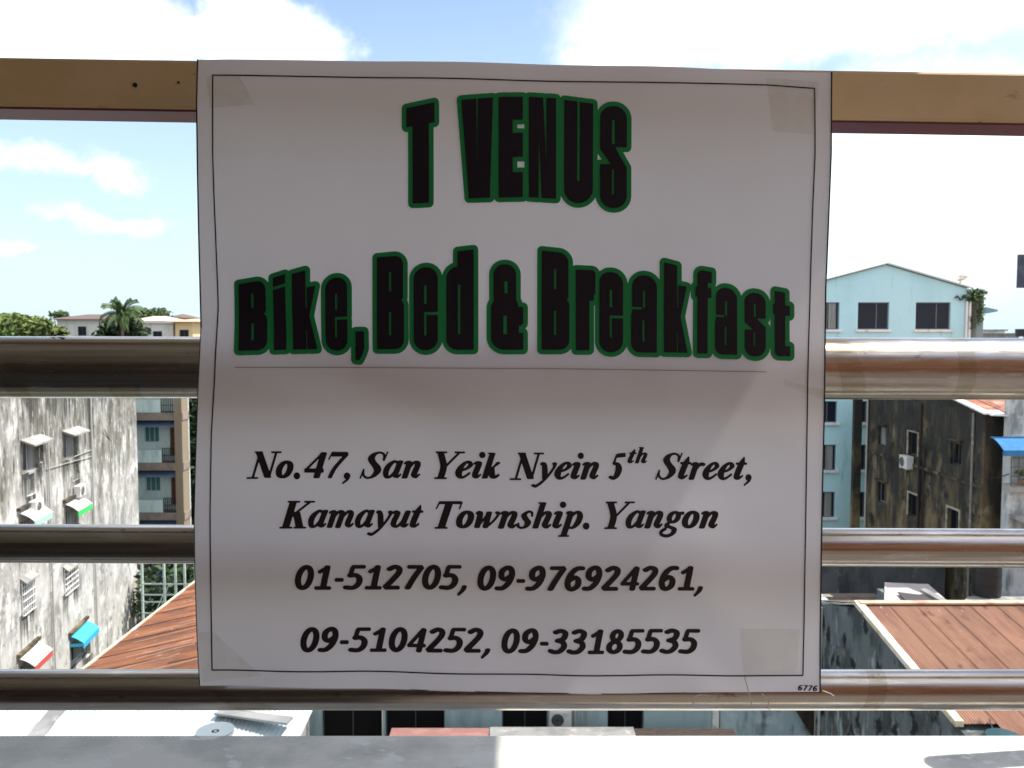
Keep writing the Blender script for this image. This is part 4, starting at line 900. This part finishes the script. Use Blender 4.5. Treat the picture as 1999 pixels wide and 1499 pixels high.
# teal canopy tip behind the wing
rootT = empty('roof_canopy', P(1937,650,52), 'small teal canopy tip sticking out right of the mint building', 'canopy')
mb = MB(); p = P(1925,604,52); q = P(1948,606,52); mb.hexa([p+Vector((0,0,-.25)), q+Vector((0,0,-.06)), q+Vector((0,2,-.06)), p+Vector((0,2,-.25)), p+Vector((0,0,.14)), q+Vector((0,0,.05)), q+Vector((0,2,.05)), p+Vector((0,2,.14))])
mb.build('sheet', M('teal_sheet', (.18,.34,.36), .6), rootT)
mb = MB(); mb.tube(Vector((p.x-.1,53,0)), Vector((p.x-.1,53,p.z)), .05, 6); mb.build('post', PIPE_GREY, rootT)

# ================================================================ building with blue awning at the right edge
FE = Frame((19.93, 33.8, 0), (1,0,0), (0,-1,0))
rootE = empty('balcony_house', (19.93, 33.8, 0), 'stained pale house at the right edge with a blue awning over its balcony', 'building')
z1 = FE.px(1985,783)[1]+1.2; zo1 = FE.px(1985,858)[1]; zo0 = FE.px(1985,925)[1]; zl = FE.px(1985,1008)[1]
holed_wall(FE, 0, 7, 0, z1, [(.12,3.2,zo0,zo1-.1),(.12,3.2,zl-1.6,zl)], .55, .5).build('wall', M('stained_pale_wall', (.46,.48,.48), .9, (((.20,.21,.21), (1.8,1.8,.4), 8, .48, .62), ((.62,.63,.62), (1.2,1.2,1.2), 6, .52, .66))), rootE)
mb = MB(); FE.box(mb, .0, 7.1, .003, 1.0, zo0-1.75, zo0-1.60); mb.build('floor_slab', CONCRETE, rootE)
awning(FE, -.85, 4, zo1+.12, .95, .42, BLUE_TIN, rootE)
mb = MB(); FE.box(mb, -.85, 4, .90, .97, zo1-.52, zo1-.31); mb.build('awning_edge', BLUE_TIN, rootE)
grille(FE, -.35, 3.2, zo0-.35, zo0+.75, .65, rootE, M('dark_grille_metal', (.09,.095,.095), .6), 12, 3, .014, 'balcony_grille')
mb = MB(); FE.box(mb, -.35, 3.3, .05, .62, zo0-.62, zo0-.36); mb.build('balcony_shelf', CONCRETE, rootE)
rng = random.Random(5)
for i, (a_, lab) in enumerate(((.15,'potted plant with red flowers at the left end of the balcony under the blue awning'),(.75,'green potted plant second along the balcony under the blue awning'))):
    b_ = FE.pt(a_,.42,zo0-.355); r_ = empty('potted_plant', b_, lab, 'plant', 'plants on the balcony')
    mb = MB(); mb.tube(b_, b_+Vector((0,0,.2)), .09, 12, .13); mb.build('pot', TERRACOTTA, r_)
    mb = MB(); leaves(mb, b_+Vector((0,0,.42)), (.22,.2,.24), 150, .05, .1, rng); mb.build('foliage', LEAF, r_)
    if i == 0: mb = MB(); leaves(mb, b_+Vector((0,-.04,.48)), (.2,.2,.2), 30, .035, .3, rng); mb.build('flower', RED_CLOTH, r_)
mb = MB(); FE.box(mb, -.02, 7.1, -.60, .05, z1+.003, z1+.2); mb.build('roof', CONCRETE, rootE)
# dark objects against the sky at the right edge
c_ = P(2010,560,40)
rootX = empty('window_stand_in', (c_.x, 40, 0), 'dark panel standing in for a dark window, on an added mast at the right edge', 'board')
p, q = P(1985,562,40), P(2060,497,40); mb = MB(); mb.box(p.x, q.x, 39.9, 40.05, p.z, q.z); mb.build('panel', M('dark_blue_panel', (.035,.045,.075), .5, (((.08,.09,.12), (2,2,2), 6, .5, .66),)), rootX)  # panel stands in for a neighbouring building's dark window; its mast is added
mb = MB(); mb.tube((q.x-.4,40.15,0),(q.x-.4,40.15,q.z-.1),.09,8); mb.build('mast', PIPE_GREY, rootX)

# ================================================================ distant city along the horizon
def far_house(x0p, x1p, ytop, Y, wall, roof, label, eave=0, flat=False, storeys=2, yeave=None):
    x0_, x1_ = P(x0p,640,Y).x, P(x1p,640,Y).x; zt_ = P(1000,ytop,Y).z; ze_ = P(1000,yeave,Y).z if yeave else zt_-.2
    root = empty('house', ((x0_+x1_)/2, Y, 0), label, 'house', 'distant houses on the skyline')
    fr = Frame((x0_, Y, 0), (1,0,0), (0,-1,0)); W = x1_-x0_; hs_ = []
    nwin = max(1, int(W/4.5))
    for r_ in range(storeys):
        for k in range(nwin):
            a = W*(k+.5)/nwin; z = ze_-1.9-3.0*r_; hs_.append((a-.65, a+.65, z-.6, z+.8))
    holed_wall(fr, 0, W, 0, ze_, hs_, 10, .2).build('wall', wall, root)
    for h in hs_: window(fr, h, root, FRAME_DARK, GLASS, bars=(.5,), fw=.08, reveal=.2)
    mb = MB()
    if flat: mb.box(x0_-.3, x1_+.3, Y-.4, Y+10.3, ze_+.01, zt_)
    else:
        o_ = 1.0; m_ = min(4.0, W*.3)
        mb.add([(x0_-o_,Y-o_,ze_+.01),(x1_+o_,Y-o_,ze_+.01),(x1_+o_,Y+10+o_,ze_+.01),(x0_-o_,Y+10+o_,ze_+.01),(x0_+m_,Y+5,zt_),(x1_-m_,Y+5,zt_)], [(0,1,5,4),(1,2,5),(2,3,4,5),(3,0,4),(3,2,1,0)])
    mb.build('roof', roof, root); return root
far_house(112, 208, 612, 130, FAR_WHITE, FAR_ROOF, 'white house with a low brown hipped roof on the skyline left of the palm', yeave=623)
far_house(258, 322, 616, 150, FAR_WHITE, M('far_pale_roof', (.50,.44,.38), .8), 'low house with a pale tan roof just right of the palm', yeave=627)
far_house(276, 338, 626, 120, FAR_WHITE, M('far_white_roof', (.62,.58,.52), .8), 'small white house with a pale flat roof in front on the skyline', flat=True, yeave=631)
far_house(333, 345, 612, 160, FAR_CREAM, FAR_ROOF, 'narrow cream house with a small brown roof on the skyline', yeave=620)
far_house(342, 376, 621, 118, FAR_CREAM, RIDGE, 'yellow-cream house with a tiled roof beside the banner edge', yeave=628)
far_house(374, 420, 618, 132, FAR_WHITE, FAR_ROOF, 'white house with a brown roof cut by the left banner edge', yeave=626)
far_house(1926, 1962, 643, 150, FAR_WHITE, GREY_TIN, 'small pale house low on the skyline right of the mint building', flat=True, yeave=646)
far_house(1966, 1990, 650, 140, GREY_WALL, GREY_TIN, 'small grey house low on the skyline near the right edge', flat=True, yeave=652)
c_ = P(1996,655,70); rootQ = empty('water_tank', (c_.x, 70, 0), 'dark water tank on a stand on the skyline at the right edge', 'water tank')
mb = MB(); mb.tube((c_.x+.3,70,P(0,657,70).z), (c_.x+.3,70,P(0,642,70).z), .8, 20); mb.build('tank', BLACK_PLASTIC, rootQ)
for dx, dy in ((-.6,-.6),(.6,-.6),(-.6,.6),(.6,.6)): mb = MB(); mb.tube((c_.x+.3+dx,70+dy,0),(c_.x+.3+dx*.8,70+dy*.8,P(0,657,70).z), .06, 6); mb.build('leg', PIPE_GREY, rootQ)
for i, (px, top, sp, lab, lf, nn) in enumerate(((8,618,6.5,'broad yellow-green tree at the far left edge of the skyline',LEAF_YELLOW,2600),(46,624,6,'yellow-green tree second from the left on the skyline',LEAF_YELLOW,2600),(78,621,4.6,'yellow-green tree third from the left, touching the white house',LEAF_YELLOW,2600),
                                   (118,612,2.6,'thin tree rising behind the roof of the white house',LEAF,700),(292,606,5,'round dark green tree on the skyline right of the palm',LEAF,1500),(268,612,3.5,'greyish bushy tree close right of the palm',LEAF,900),(246,624,4.2,'low dark tree at the foot of the palm',LEAF_DARK,1300),(224,630,3.2,'low bush left of the palm foot',LEAF_DARK,900))):
    Y = 118 if i < 3 else 158 if i in (3,4,5) else 112
    tree('tree', (P(px,640,Y).x, Y, 0), P(px,top,Y).z+.6, sp, lab, lf, nn*2, .36, 22, 'trees along the skyline', 20+i, .78)
# palm
Yp = 108; pb = Vector((P(238,640,Yp).x, Yp, 0)); pt = P(238,611,Yp)
rootP = empty('palm_tree', pb, 'green palm with drooping fronds rising above the skyline houses', 'palm tree')
mb = MB(); mb.tube(pb, pt, .22, 8, .14); mb.build('trunk', BARK, rootP, smooth=True)
rng = random.Random(3)
for k in range(30):
    mb = MB(); a = 2*math.pi*k/30*7 + rng.uniform(-.15,.15); up = rng.uniform(-.3,1.4); Lf = rng.uniform(1.9,2.9); prev = pt.copy(); d = Vector((math.cos(a)*math.cos(up), math.sin(a)*math.cos(up), math.sin(up)))
    for s in range(9):
        nx = prev + d*(Lf/9); side = d.cross(Vector((0,0,1))); side = side.normalized() if side.length > .01 else Vector((1,0,0))
        for sg in (-1, 1):
            for q in (0, .5):
                b0 = prev.lerp(nx, q); tip = b0 + side*sg*(.62-.05*s) + d*.2 - Vector((0,0,.28+.03*s)); mb.quad(b0, b0+d*.10, tip+d*.12, tip)
        mb.tube(prev, nx, .025, 4, caps=False); prev = nx; d = (d - Vector((0,0,.17))).normalized()
    mb.build('frond', LEAF, rootP)
# the far tree belt that reads as one mass
rng = random.Random(99); mb = MB()
for k in range(260):
    a = R(-75+150*k/260); r_ = rng.uniform(230,420); leaves(mb, (math.sin(a)*r_, math.cos(a)*r_, rng.uniform(6,11)), (11,7,6), 60, 1.5, .3, rng)
mb.build('tree_belt', LEAF, label='far belt of trees closing the horizon', cat='trees', kind='stuff')

WIRE = BLACK_PLASTIC
for i, (a, c, sag, lab) in enumerate(((FA.pt(9,.1,13.9), FB.pt(bx(290),1.2,9.6), .5, 'black cable slung from the stained white block to the balcony block'),
        (FDk.pt(FDk.px(1895,900)[0],.1,12.9), FE.pt(-.1,.1,13.4), .15, 'short black cable between the dark block and the blue awning house'))):
    mb = MB(); p_ = None
    for q in range(13):
        t = q/12; c_ = Vector(a).lerp(Vector(c), t) - Vector((0,0,sag*4*t*(1-t)))
        if p_ is not None: mb.tube(p_, c_, .02, 5, caps=False)
        p_ = c_
    mb.build('overhead_cable', WIRE, label=lab, cat='cable')
rng = random.Random(41); mb = MB()      # the rest of the low town behind the banner, one mass of roofs
for k in range(230):
    y_ = 66 + 330*(k/230)**1.3 + rng.uniform(-3,3); x_ = rng.uniform(-.62,.62)*y_; w_, d_, h_ = rng.uniform(7,13), rng.uniform(7,11), rng.uniform(6,13.5)
    if y_ < 100 and (x_ < -22 or x_ > 14): continue
    mb.box(x_, x_+w_, y_, y_+d_, 0, h_)
    mb.add([(x_-.6,y_-.6,h_+.01),(x_+w_+.6,y_-.6,h_+.01),(x_+w_+.6,y_+d_+.6,h_+.01),(x_-.6,y_+d_+.6,h_+.01),(x_-.6,y_+d_/2,h_+1.8),(x_+w_+.6,y_+d_/2,h_+1.8)], [(0,1,5,4),(2,3,4,5),(0,4,3),(1,2,5)])
mb.build('distant_rooftops', M('mixed_far_walls_and_roofs', (.34,.29,.25), .9, (((.45,.43,.40), (.05,.05,.05), 2, .48, .54), ((.22,.12,.09), (.09,.09,.3), 2, .52, .58)), island=.35), label='mass of low houses filling the town towards the horizon', cat='houses', kind='stuff')
# ================================================================ railing: beam, pipes, posts
DR = 1.22
def steel():
    m = M('brushed_steel', (.54,.50,.455), .20, metal=1.0, layers=(((.38,.33,.28), (2.2,40,160), 6, .42, .62), ((.66,.63,.59), (9,20,60), 8, .56, .70), ((.25,.20,.16), (30,50,50), 8, .64, .72)), bump=((18,60,420), .10, .0006)); nt = m.node_tree; N, L = nt.nodes, nt.links; b = N['Principled BSDF']
    geo = N.new('ShaderNodeNewGeometry'); v = N.new('ShaderNodeVectorMath'); v.operation = 'MULTIPLY'; v.inputs[1].default_value = (7, 30, 60); L.new(geo.outputs['Position'], v.inputs[0])
    n = N.new('ShaderNodeTexNoise'); n.inputs['Detail'].default_value = 8; L.new(v.outputs[0], n.inputs['Vector'])
    r = N.new('ShaderNodeMapRange'); r.inputs['To Min'].default_value = .12; r.inputs['To Max'].default_value = .34; L.new(n.outputs['Fac'], r.inputs['Value']); L.new(r.outputs[0], b.inputs['Roughness'])
    return m
STEEL = steel()
def pipe(yl, yr_, name_label, hl, hr):
    """centre line heights at the picture's left and right side, full apparent height"""
    a = P(0, yl, DR); b = P(1999, yr_, DR); d = (b-a); a2 = a - d*.55; b2 = b + d*.55
    r = (hl+hr)/4*DR/FPX*.985
    mb = MB(); mb.tube(a2, b2, r, 64)
    o = mb.build('steel_pipe', STEEL, smooth=False, label=name_label, cat='pipe', group='horizontal steel pipes of the railing')
    for p_ in o.data.polygons: p_.use_smooth = len(p_.vertices) == 4
    return o, r
pipe(716.5, 720, 'thick top steel pipe of the railing crossing at half height', 123, 122)
pipe(1060.5, 1070, 'middle thin steel pipe of the railing', 77, 77)
pipe(1346, 1346, 'lowest thin steel pipe of the railing just above the parapet', 80, 78)
YEL = M('yellow_brown_paint', (.70,.49,.26), .5, (((.58,.40,.22), (2,3,3), 7, .46, .66), ((.74,.55,.35), (1.5,1.5,1.5), 4, .5, .7), ((.42,.30,.17), (14,30,60), 9, .62, .72), ((.20,.13,.08), (70,70,70), 5, .72, .76)), bump=((40,60,60), .3, .0015))
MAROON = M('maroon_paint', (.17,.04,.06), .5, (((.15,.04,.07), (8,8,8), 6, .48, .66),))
mb = MB(); YB = DR+.012; pts = []
tl, tr_ = P(-900,97,YB), P(2900,156,YB); bl_, br2 = P(-900,192,YB), P(2900,254,YB)
dep = .072
mb.hexa([bl_, br2, br2+Vector((0,dep,0)), bl_+Vector((0,dep,0)), tl, tr_, tr_+Vector((0,dep,0)), tl+Vector((0,dep,0))])
beam = mb.build('top_beam', YEL, bevel=.004, label='square top beam of the railing painted yellow-brown with a maroon underside', cat='beam')
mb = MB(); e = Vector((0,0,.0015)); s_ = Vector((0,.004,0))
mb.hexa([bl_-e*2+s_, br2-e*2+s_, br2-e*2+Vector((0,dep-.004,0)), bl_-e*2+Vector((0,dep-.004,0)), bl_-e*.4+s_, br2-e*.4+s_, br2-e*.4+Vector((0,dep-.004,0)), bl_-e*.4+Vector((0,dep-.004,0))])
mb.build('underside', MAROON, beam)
for px, py, r in ((264,166,.0032),(349,161,.0016)):
    c_ = P(px,py,YB); mb = MB(); mb.tube(c_+Vector((0,-.0015,0)), c_+Vector((0,.002,0)), r, 12); mb.build('screw_hole', BLACK_PLASTIC, beam)
for x in (-1.12, 1.02):
    mb = MB(); mb.tube((x,1.304,sz+.001),(x,1.304,cz-.02),.024,24); o = mb.build('rail_post', STEEL, smooth=False, label='steel post carrying the pipes at the %s end of the railing' % ('left' if x < 0 else 'right'), cat='post', group='steel posts of the railing')
    mb = MB(); mb.box(x-.05,x+.05,1.258,1.350,sz+.0005,sz+.006); mb.build('base_plate', STEEL, o)

# ================================================================ banner
YBN = 1.145
L_EDGE = [(118,387),(200,385.5),(330,387),(470,388),(640,391),(740,387),(900,382),(1010,379.5),(1110,381),(1250,385),(1338,389)]
R_EDGE = [(139,1626),(300,1626),(430,1621),(560,1616),(700,1614),(800,1612),(950,1608),(1060,1605),(1160,1603),(1260,1602),(1352,1602)]
T_EDGE = [(387,118),(600,119),(800,120.5),(1000,124),(1250,130),(1400,135),(1500,138),(1626,140)]
B_EDGE = [(389,1339),(600,1341),(800,1347),(1000,1353),(1200,1354),(1400,1352),(1602,1352)]
def interp(tab, t): return float(np.interp(t, [a for a, b in tab], [b for a, b in tab]))
def sheet_px(u, v):
    """u, v in 0..1 -> picture direction of that spot of the sheet (Coons patch of its outline)"""
    ty, by = interp(T_EDGE, 387+u*1239), interp(B_EDGE, 389+u*1213)
    lx_, rx_ = interp(L_EDGE, 118+v*1221), interp(R_EDGE, 139+v*1213)
    return lx_+(rx_-lx_)*u, ty+(by-ty)*v
def wave(x, z):
    """the sheet is taut over the beam and pipes and sags a little between them"""
    z_ = z-cz; s = 0.0
    s += .0040*math.sin(x*3.1+.6)*math.exp(-((z_+.25)/.30)**2)
    s += .0030*math.sin(x*2.0-z_*5.2+1.2)
    s += .0060*math.exp(-((x*.55+z_-.02+.20)/.05)**2)*math.exp(-((x+.25)/.22)**2)
    s += .0022*math.sin(x*23+math.sin(z_*9)*1.4)*math.exp(-((z_-.36)/.07)**2)
    s += .0016*math.sin(x*31+1)*math.exp(-((z_+.49)/.05)**2)
    s += .0030*noise.noise(Vector((x*5, z_*5, .3))) + .0012*noise.noise(Vector((x*14, z_*14, 3.3)))
    s += .0035*math.exp(-((x-.41)/.05)**2-((z_-.33)/.05)**2)
    return s
def on_sheet(px, py, lift=0.0):
    p = P(px, py, YBN); return (p.x, p.y + wave(p.x, p.z) - lift, p.z)
BAN = bpy.data.materials.new('banner_vinyl'); BAN.use_nodes = True
def banner_material():
    nt = BAN.node_tree; N, L = nt.nodes, nt.links; b = N['Principled BSDF']; out = N['Material Output']
    b.inputs['Base Color'].default_value = (.70,.665,.69,1); b.inputs['Roughness'].default_value = .42; b.inputs['Specular IOR Level'].default_value = .35
    tr = N.new('ShaderNodeBsdfTranslucent'); tr.inputs['Color'].default_value = (.78,.74,.74,1)
    mx = N.new('ShaderNodeMixShader'); mx.inputs[0].default_value = BAN_TRANS
    L.new(b.outputs[0], mx.inputs[1]); L.new(tr.outputs[0], mx.inputs[2]); L.new(mx.outputs[0], out.inputs['Surface'])
    # faint weave of the fabric and soft handling stains
    geo = N.new('ShaderNodeNewGeometry'); n = N.new('ShaderNodeTexNoise'); n.inputs['Scale'].default_value = 3.2; n.inputs['Detail'].default_value = 5; L.new(geo.outputs['Position'], n.inputs['Vector'])
    c = N.new('ShaderNodeMix'); c.data_type = 'RGBA'; c.inputs['A'].default_value = (.89,.84,.895,1); c.inputs['B'].default_value = (.84,.79,.84,1)
    r = N.new('ShaderNodeMapRange'); r.inputs['From Min'].default_value = .38; r.inputs['From Max'].default_value = .66; L.new(n.outputs['Fac'], r.inputs['Value'])
    L.new(r.outputs[0], c.inputs['Factor']); L.new(c.outputs['Result'], b.inputs['Base Color'])
    n2 = N.new('ShaderNodeTexNoise'); n2.inputs['Scale'].default_value = 1; n2.inputs['Detail'].default_value = 2
    v = N.new('ShaderNodeVectorMath'); v.operation = 'MULTIPLY'; v.inputs[1].default_value = (30, 10, 420); L.new(geo.outputs['Position'], v.inputs[0]); L.new(v.outputs[0], n2.inputs['Vector'])
    bp = N.new('ShaderNodeBump'); bp.inputs['Strength'].default_value = .10; bp.inputs['Distance'].default_value = .0006; L.new(n2.outputs['Fac'], bp.inputs['Height']); L.new(bp.outputs[0], b.inputs['Normal'])
BAN_TRANS = .34
banner_material()
NU, NV = 150, 150
verts = []; 
for j in range(NV+1):
    for i in range(NU+1): verts.append(on_sheet(*sheet_px(i/NU, j/NV)))
faces = [(j*(NU+1)+i, j*(NU+1)+i+1, (j+1)*(NU+1)+i+1, (j+1)*(NU+1)+i) for j in range(NV) for i in range(NU)]
mb = MB(); mb.v = verts; mb.f = faces
c0 = on_sheet(1000, 750)
rootBan = empty('banner', (c0[0], c0[1], c0[2]-.5), 'large grey-white vinyl banner with green and black lettering tied to the railing', 'banner')
sh = mb.build('sheet', BAN, rootBan, smooth=True)
def ribbon(mb, pts, w, lift=.0012):
    """printed line along a path in sheet directions, w in the same units"""
    n = len(pts); L2, R2 = [], []
    for i, p in enumerate(pts):
        a = pts[max(0,i-1)]; b = pts[min(n-1,i+1)]; dx, dy = b[0]-a[0], b[1]-a[1]; l = math.hypot(dx, dy) or 1
        nx, ny = -dy/l*w/2, dx/l*w/2
        L2.append(on_sheet(p[0]+nx, p[1]+ny, lift)); R2.append(on_sheet(p[0]-nx, p[1]-ny, lift))
    mb.add(L2+R2, [(i, i+1, n+i+1, n+i) for i in range(n-1)])
def dense(tab, swap=False, step=14):
    out = []
    for (a, b), (c, d) in zip(tab[:-1], tab[1:]):
        k = max(1, int(math.hypot(c-a, d-b)/step))
        for q in range(k): out.append((a+(c-a)*q/k, b+(d-b)*q/k))
    out.append(tab[-1])
    return [(y, x) for x, y in out] if swap else out
INK = M('black_print', (.022,.012,.016), .45, spec=.3)
INK_DARK = M('black_green_print', (.012,.008,.016), .45, spec=.3)
INK_GREEN = M('green_print', (.015,.24,.07), .45, spec=.3)
INK_LINE = M('thin_print_line', (.030,.022,.028), .5, spec=.3)
INK_FAINT = M('faint_print_line', (.33,.30,.28), .5)
mb = MB()
ribbon(mb, dense([(418,149),(600,151),(850,154),(1060,158),(1300,163),(1440,164),(1500,165),(1592,171)]), 2.7)
ribbon(mb, dense([(1592,170),(1593,300),(1588,420),(1583,600),(1578,750),(1576,900),(1572,1060),(1569,1200),(1567,1318)]), 2.7)
ribbon(mb, dense([(1567,1318),(1300,1318),(1100,1317),(900,1315),(700,1310),(500,1309),(414,1308)]), 2.7)
ribbon(mb, dense([(414,1309),(413,1150),(411,1000),(413,850),(419,740),(424,600),(422,450),(418,300),(418,148)]), 2.7)
mb.build('border_line', INK_LINE, rootBan)
mb = MB(); ribbon(mb, dense([(459,717),(800,718),(1100,720),(1380,724),(1497,726)]), 1.6); mb.build('divider_line', INK_FAINT, rootBan)
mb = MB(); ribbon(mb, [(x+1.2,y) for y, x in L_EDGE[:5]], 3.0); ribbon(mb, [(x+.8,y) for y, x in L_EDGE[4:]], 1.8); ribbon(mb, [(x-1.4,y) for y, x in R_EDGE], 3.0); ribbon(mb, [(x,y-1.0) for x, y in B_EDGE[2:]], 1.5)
mb.build('edge_shadow_line', M('edge_shadow_dark', (.035,.03,.035), .7), rootBan)  # dark lines painted along the sheet's edges for the cut-edge shadow
def print_mesh(mask, ox, oy, S, name, mat, lift):
    V, F = contour_mesh(cover(mask, S), ox, oy)
    mb = MB(); mb.v = [on_sheet(x, y, lift) for x, y in V]; mb.f = [tuple(f) for f in F]
    return mb.build(name, mat, rootBan)
for H, nm in ((HEAD1, 'title_lettering'), (HEAD2, 'subtitle_lettering')):
    m_, ox, oy, S = impact_mask(H)
    g = dilate(m_, 9*S)
    print_mesh(g, ox, oy, S, nm+'_outline', INK_GREEN, .0012)
    print_mesh(m_, ox, oy, S, nm, INK_DARK, .0018)
for words, font, cap, shr, nm in ((ADDR1,SERIF,51,.27,'address_lettering'),(ADDR2,SERIF,51,.27,'address_lettering'),(TEL1,SANS,48,.17,'telephone_numbers'),(TEL2,SANS,48,.17,'telephone_numbers'),(CODE,SANS,11,.1,'print_code')):
    m_, ox, oy = text_mask(words, font, cap, shr, *((1.20, 1.42) if font is SERIF else (1.09, 1.07))); print_mesh(m_, ox, oy, SS, nm, INK, .0012)

# ================================================================ clear tape holding it
TAPE = bpy.data.materials.new('clear_tape'); TAPE.use_nodes = True
def tape_material():
    nt = TAPE.node_tree; N, L = nt.nodes, nt.links; out = N['Material Output']; N.remove(N['Principled BSDF'])
    t = N.new('ShaderNodeBsdfTransparent'); t.inputs['Color'].default_value = (.93,.92,.88,1)
    g = N.new('ShaderNodeBsdfGlossy'); g.inputs['Roughness'].default_value = .16; g.inputs['Color'].default_value = (.8,.8,.78,1)
    d = N.new('ShaderNodeBsdfDiffuse'); d.inputs['Color'].default_value = (.75,.74,.72,1)
    m1 = N.new('ShaderNodeMixShader'); m1.inputs[0].default_value = .5; L.new(g.outputs[0], m1.inputs[1]); L.new(d.outputs[0], m1.inputs[2])
    geo = N.new('ShaderNodeNewGeometry'); n = N.new('ShaderNodeTexNoise'); n.inputs['Scale'].default_value = 60; n.inputs['Detail'].default_value = 6; L.new(geo.outputs['Position'], n.inputs['Vector'])
    r = N.new('ShaderNodeMapRange'); r.inputs['From Min'].default_value = .45; r.inputs['From Max'].default_value = .75; r.inputs['To Min'].default_value = .0; r.inputs['To Max'].default_value = .085; L.new(n.outputs['Fac'], r.inputs['Value'])
    m2 = N.new('ShaderNodeMixShader'); L.new(r.outputs[0], m2.inputs[0]); L.new(t.outputs[0], m2.inputs[1]); L.new(m1.outputs[0], m2.inputs[2]); L.new(m2.outputs[0], out.inputs['Surface'])
tape_material()
def flat_tape(q, label, lift=.0028):
    """crinkled strip stuck on the sheet; q = its four corners"""
    mb = MB(); n, m = 14, 10; vs = []
    for j in range(m+1):
        for i in range(n+1):
            u, v = i/n, j/m
            x = (q[0][0]*(1-u)+q[1][0]*u)*(1-v)+(q[3][0]*(1-u)+q[2][0]*u)*v; y = (q[0][1]*(1-u)+q[1][1]*u)*(1-v)+(q[3][1]*(1-u)+q[2][1]*u)*v
            vs.append(on_sheet(x, y, lift+.0022*noise.noise(Vector((x*.05, y*.05, 1.5)))+.0012*noise.noise(Vector((x*.14, y*.14, 4.5)))))
    mb.add(vs, [(j*(n+1)+i, j*(n+1)+i+1, (j+1)*(n+1)+i+1, (j+1)*(n+1)+i) for j in range(m) for i in range(n)])
    return mb.build('tape_strip', TAPE, smooth=True, label=label, cat='tape', group='clear tape on the banner and pipes')
flat_tape([(1496,152),(1600,158),(1588,262),(1508,256)], 'crinkled clear tape over the upper right corner of the banner')
flat_tape([(408,150),(470,150),(500,206),(412,214)], 'clear tape over the upper left corner of the banner')
flat_tape([(388,1232),(418,1232),(512,1318),(396,1330)], 'clear tape over the lower left corner of the banner')
flat_tape([(1444,1226),(1560,1226),(1556,1318),(1450,1318)], 'clear tape patch near the lower right corner of the banner')
flat_tape([(1530,742),(1612,762),(1612,782),(1532,752)], 'thin clear tape strip at the right edge beside the top pipe')
def wrap_tape(px, w, yc, hpx, label, a0=-60, a1=230, slant=.0):
    c = P(px, yc, DR); r = hpx/2*DR/FPX*.985+.0012; mb = MB(); n = 26; W = w*DR/FPX; vs = []
    for k in range(n+1):
        a = R(a0+(a1-a0)*k/n); jj = .0012*math.sin(k*2.3)
        for s in (-.5, 0, .5): vs.append(Vector((c.x+W*s+slant*math.sin(a)*W+jj*(1 if s>0 else -.6), c.y-math.cos(a)*(r+.0006*math.sin(k*1.7+s*4)), c.z+math.sin(a)*(r+.0006*math.sin(k*1.7+s*4)))))
    mb.add(vs, [(3*k+i, 3*k+i+1, 3*k+4+i, 3*k+3+i) for k in range(n) for i in range(2)])
    return mb.build('tape_strip', TAPE, smooth=True, label=label, cat='tape', group='clear tape on the banner and pipes')
wrap_tape(1858, 34, 719.8, 122, 'clear tape wrapped round the thick top pipe right of the banner')
wrap_tape(1694, 36, 1346, 78, 'clear tape wrapped round the lowest pipe right of the banner', -60, 120, .3)
wrap_tape(1637, 46, 719.4, 122, 'torn clear tape on the thick top pipe touching the right banner edge', -50, 75, -.4)
wrap_tape(270, 60, 717, 122, 'brownish clear tape under the thick top pipe left of the banner', -85, -30, .2)
wrap_tape(62, 44, 717, 122, 'clear tape on the thick top pipe near the left edge', -85, 10, .2)
wrap_tape(478, 80, 1346, 79, 'clear tape under the lower left banner corner on the lowest pipe', -80, 20, -.5)
# loose tape threads hanging at the lower right of the banner
THREAD = M('clear_thread', (.55,.50,.42), .4)
for i, (pts, lab) in enumerate((([(1452,1318),(1458,1344),(1466,1372)],'long pale thread hanging from the lower right of the banner'),([(1484,1350),(1496,1360),(1500,1382)],'short pale thread right of the long one below the banner'),([(1352,1372),(1354,1358),(1366,1354),(1384,1354)],'curled pale thread on the lowest pipe below the banner'),([(1604,1346),(1618,1350),(1626,1356)],'frayed pale thread at the lower right banner corner'))):
    mb = MB(); q = [Vector(on_sheet(x, y, .004+.002*(k%2))) for k, (x, y) in enumerate(pts)]
    q = [Vector(w_) for w_ in q]
    for a, b in zip(q[:-1], q[1:]): mb.tube(a, b, .0007, 5)
    mb.build('loose_thread', THREAD, label=lab, cat='thread', group='pale threads hanging by the banner')
# dry leaf scrap resting on the top pipe
c_ = P(116, 655, DR-.004); mb = MB()
leaves(mb, (c_.x, c_.y, c_.z+.003), (.012,.008,.003), 22, .0035, .2, random.Random(8)); mb.build('dry_debris', BLACK_PLASTIC, label='tiny dark scrap of debris on top of the thick pipe at left', cat='debris')
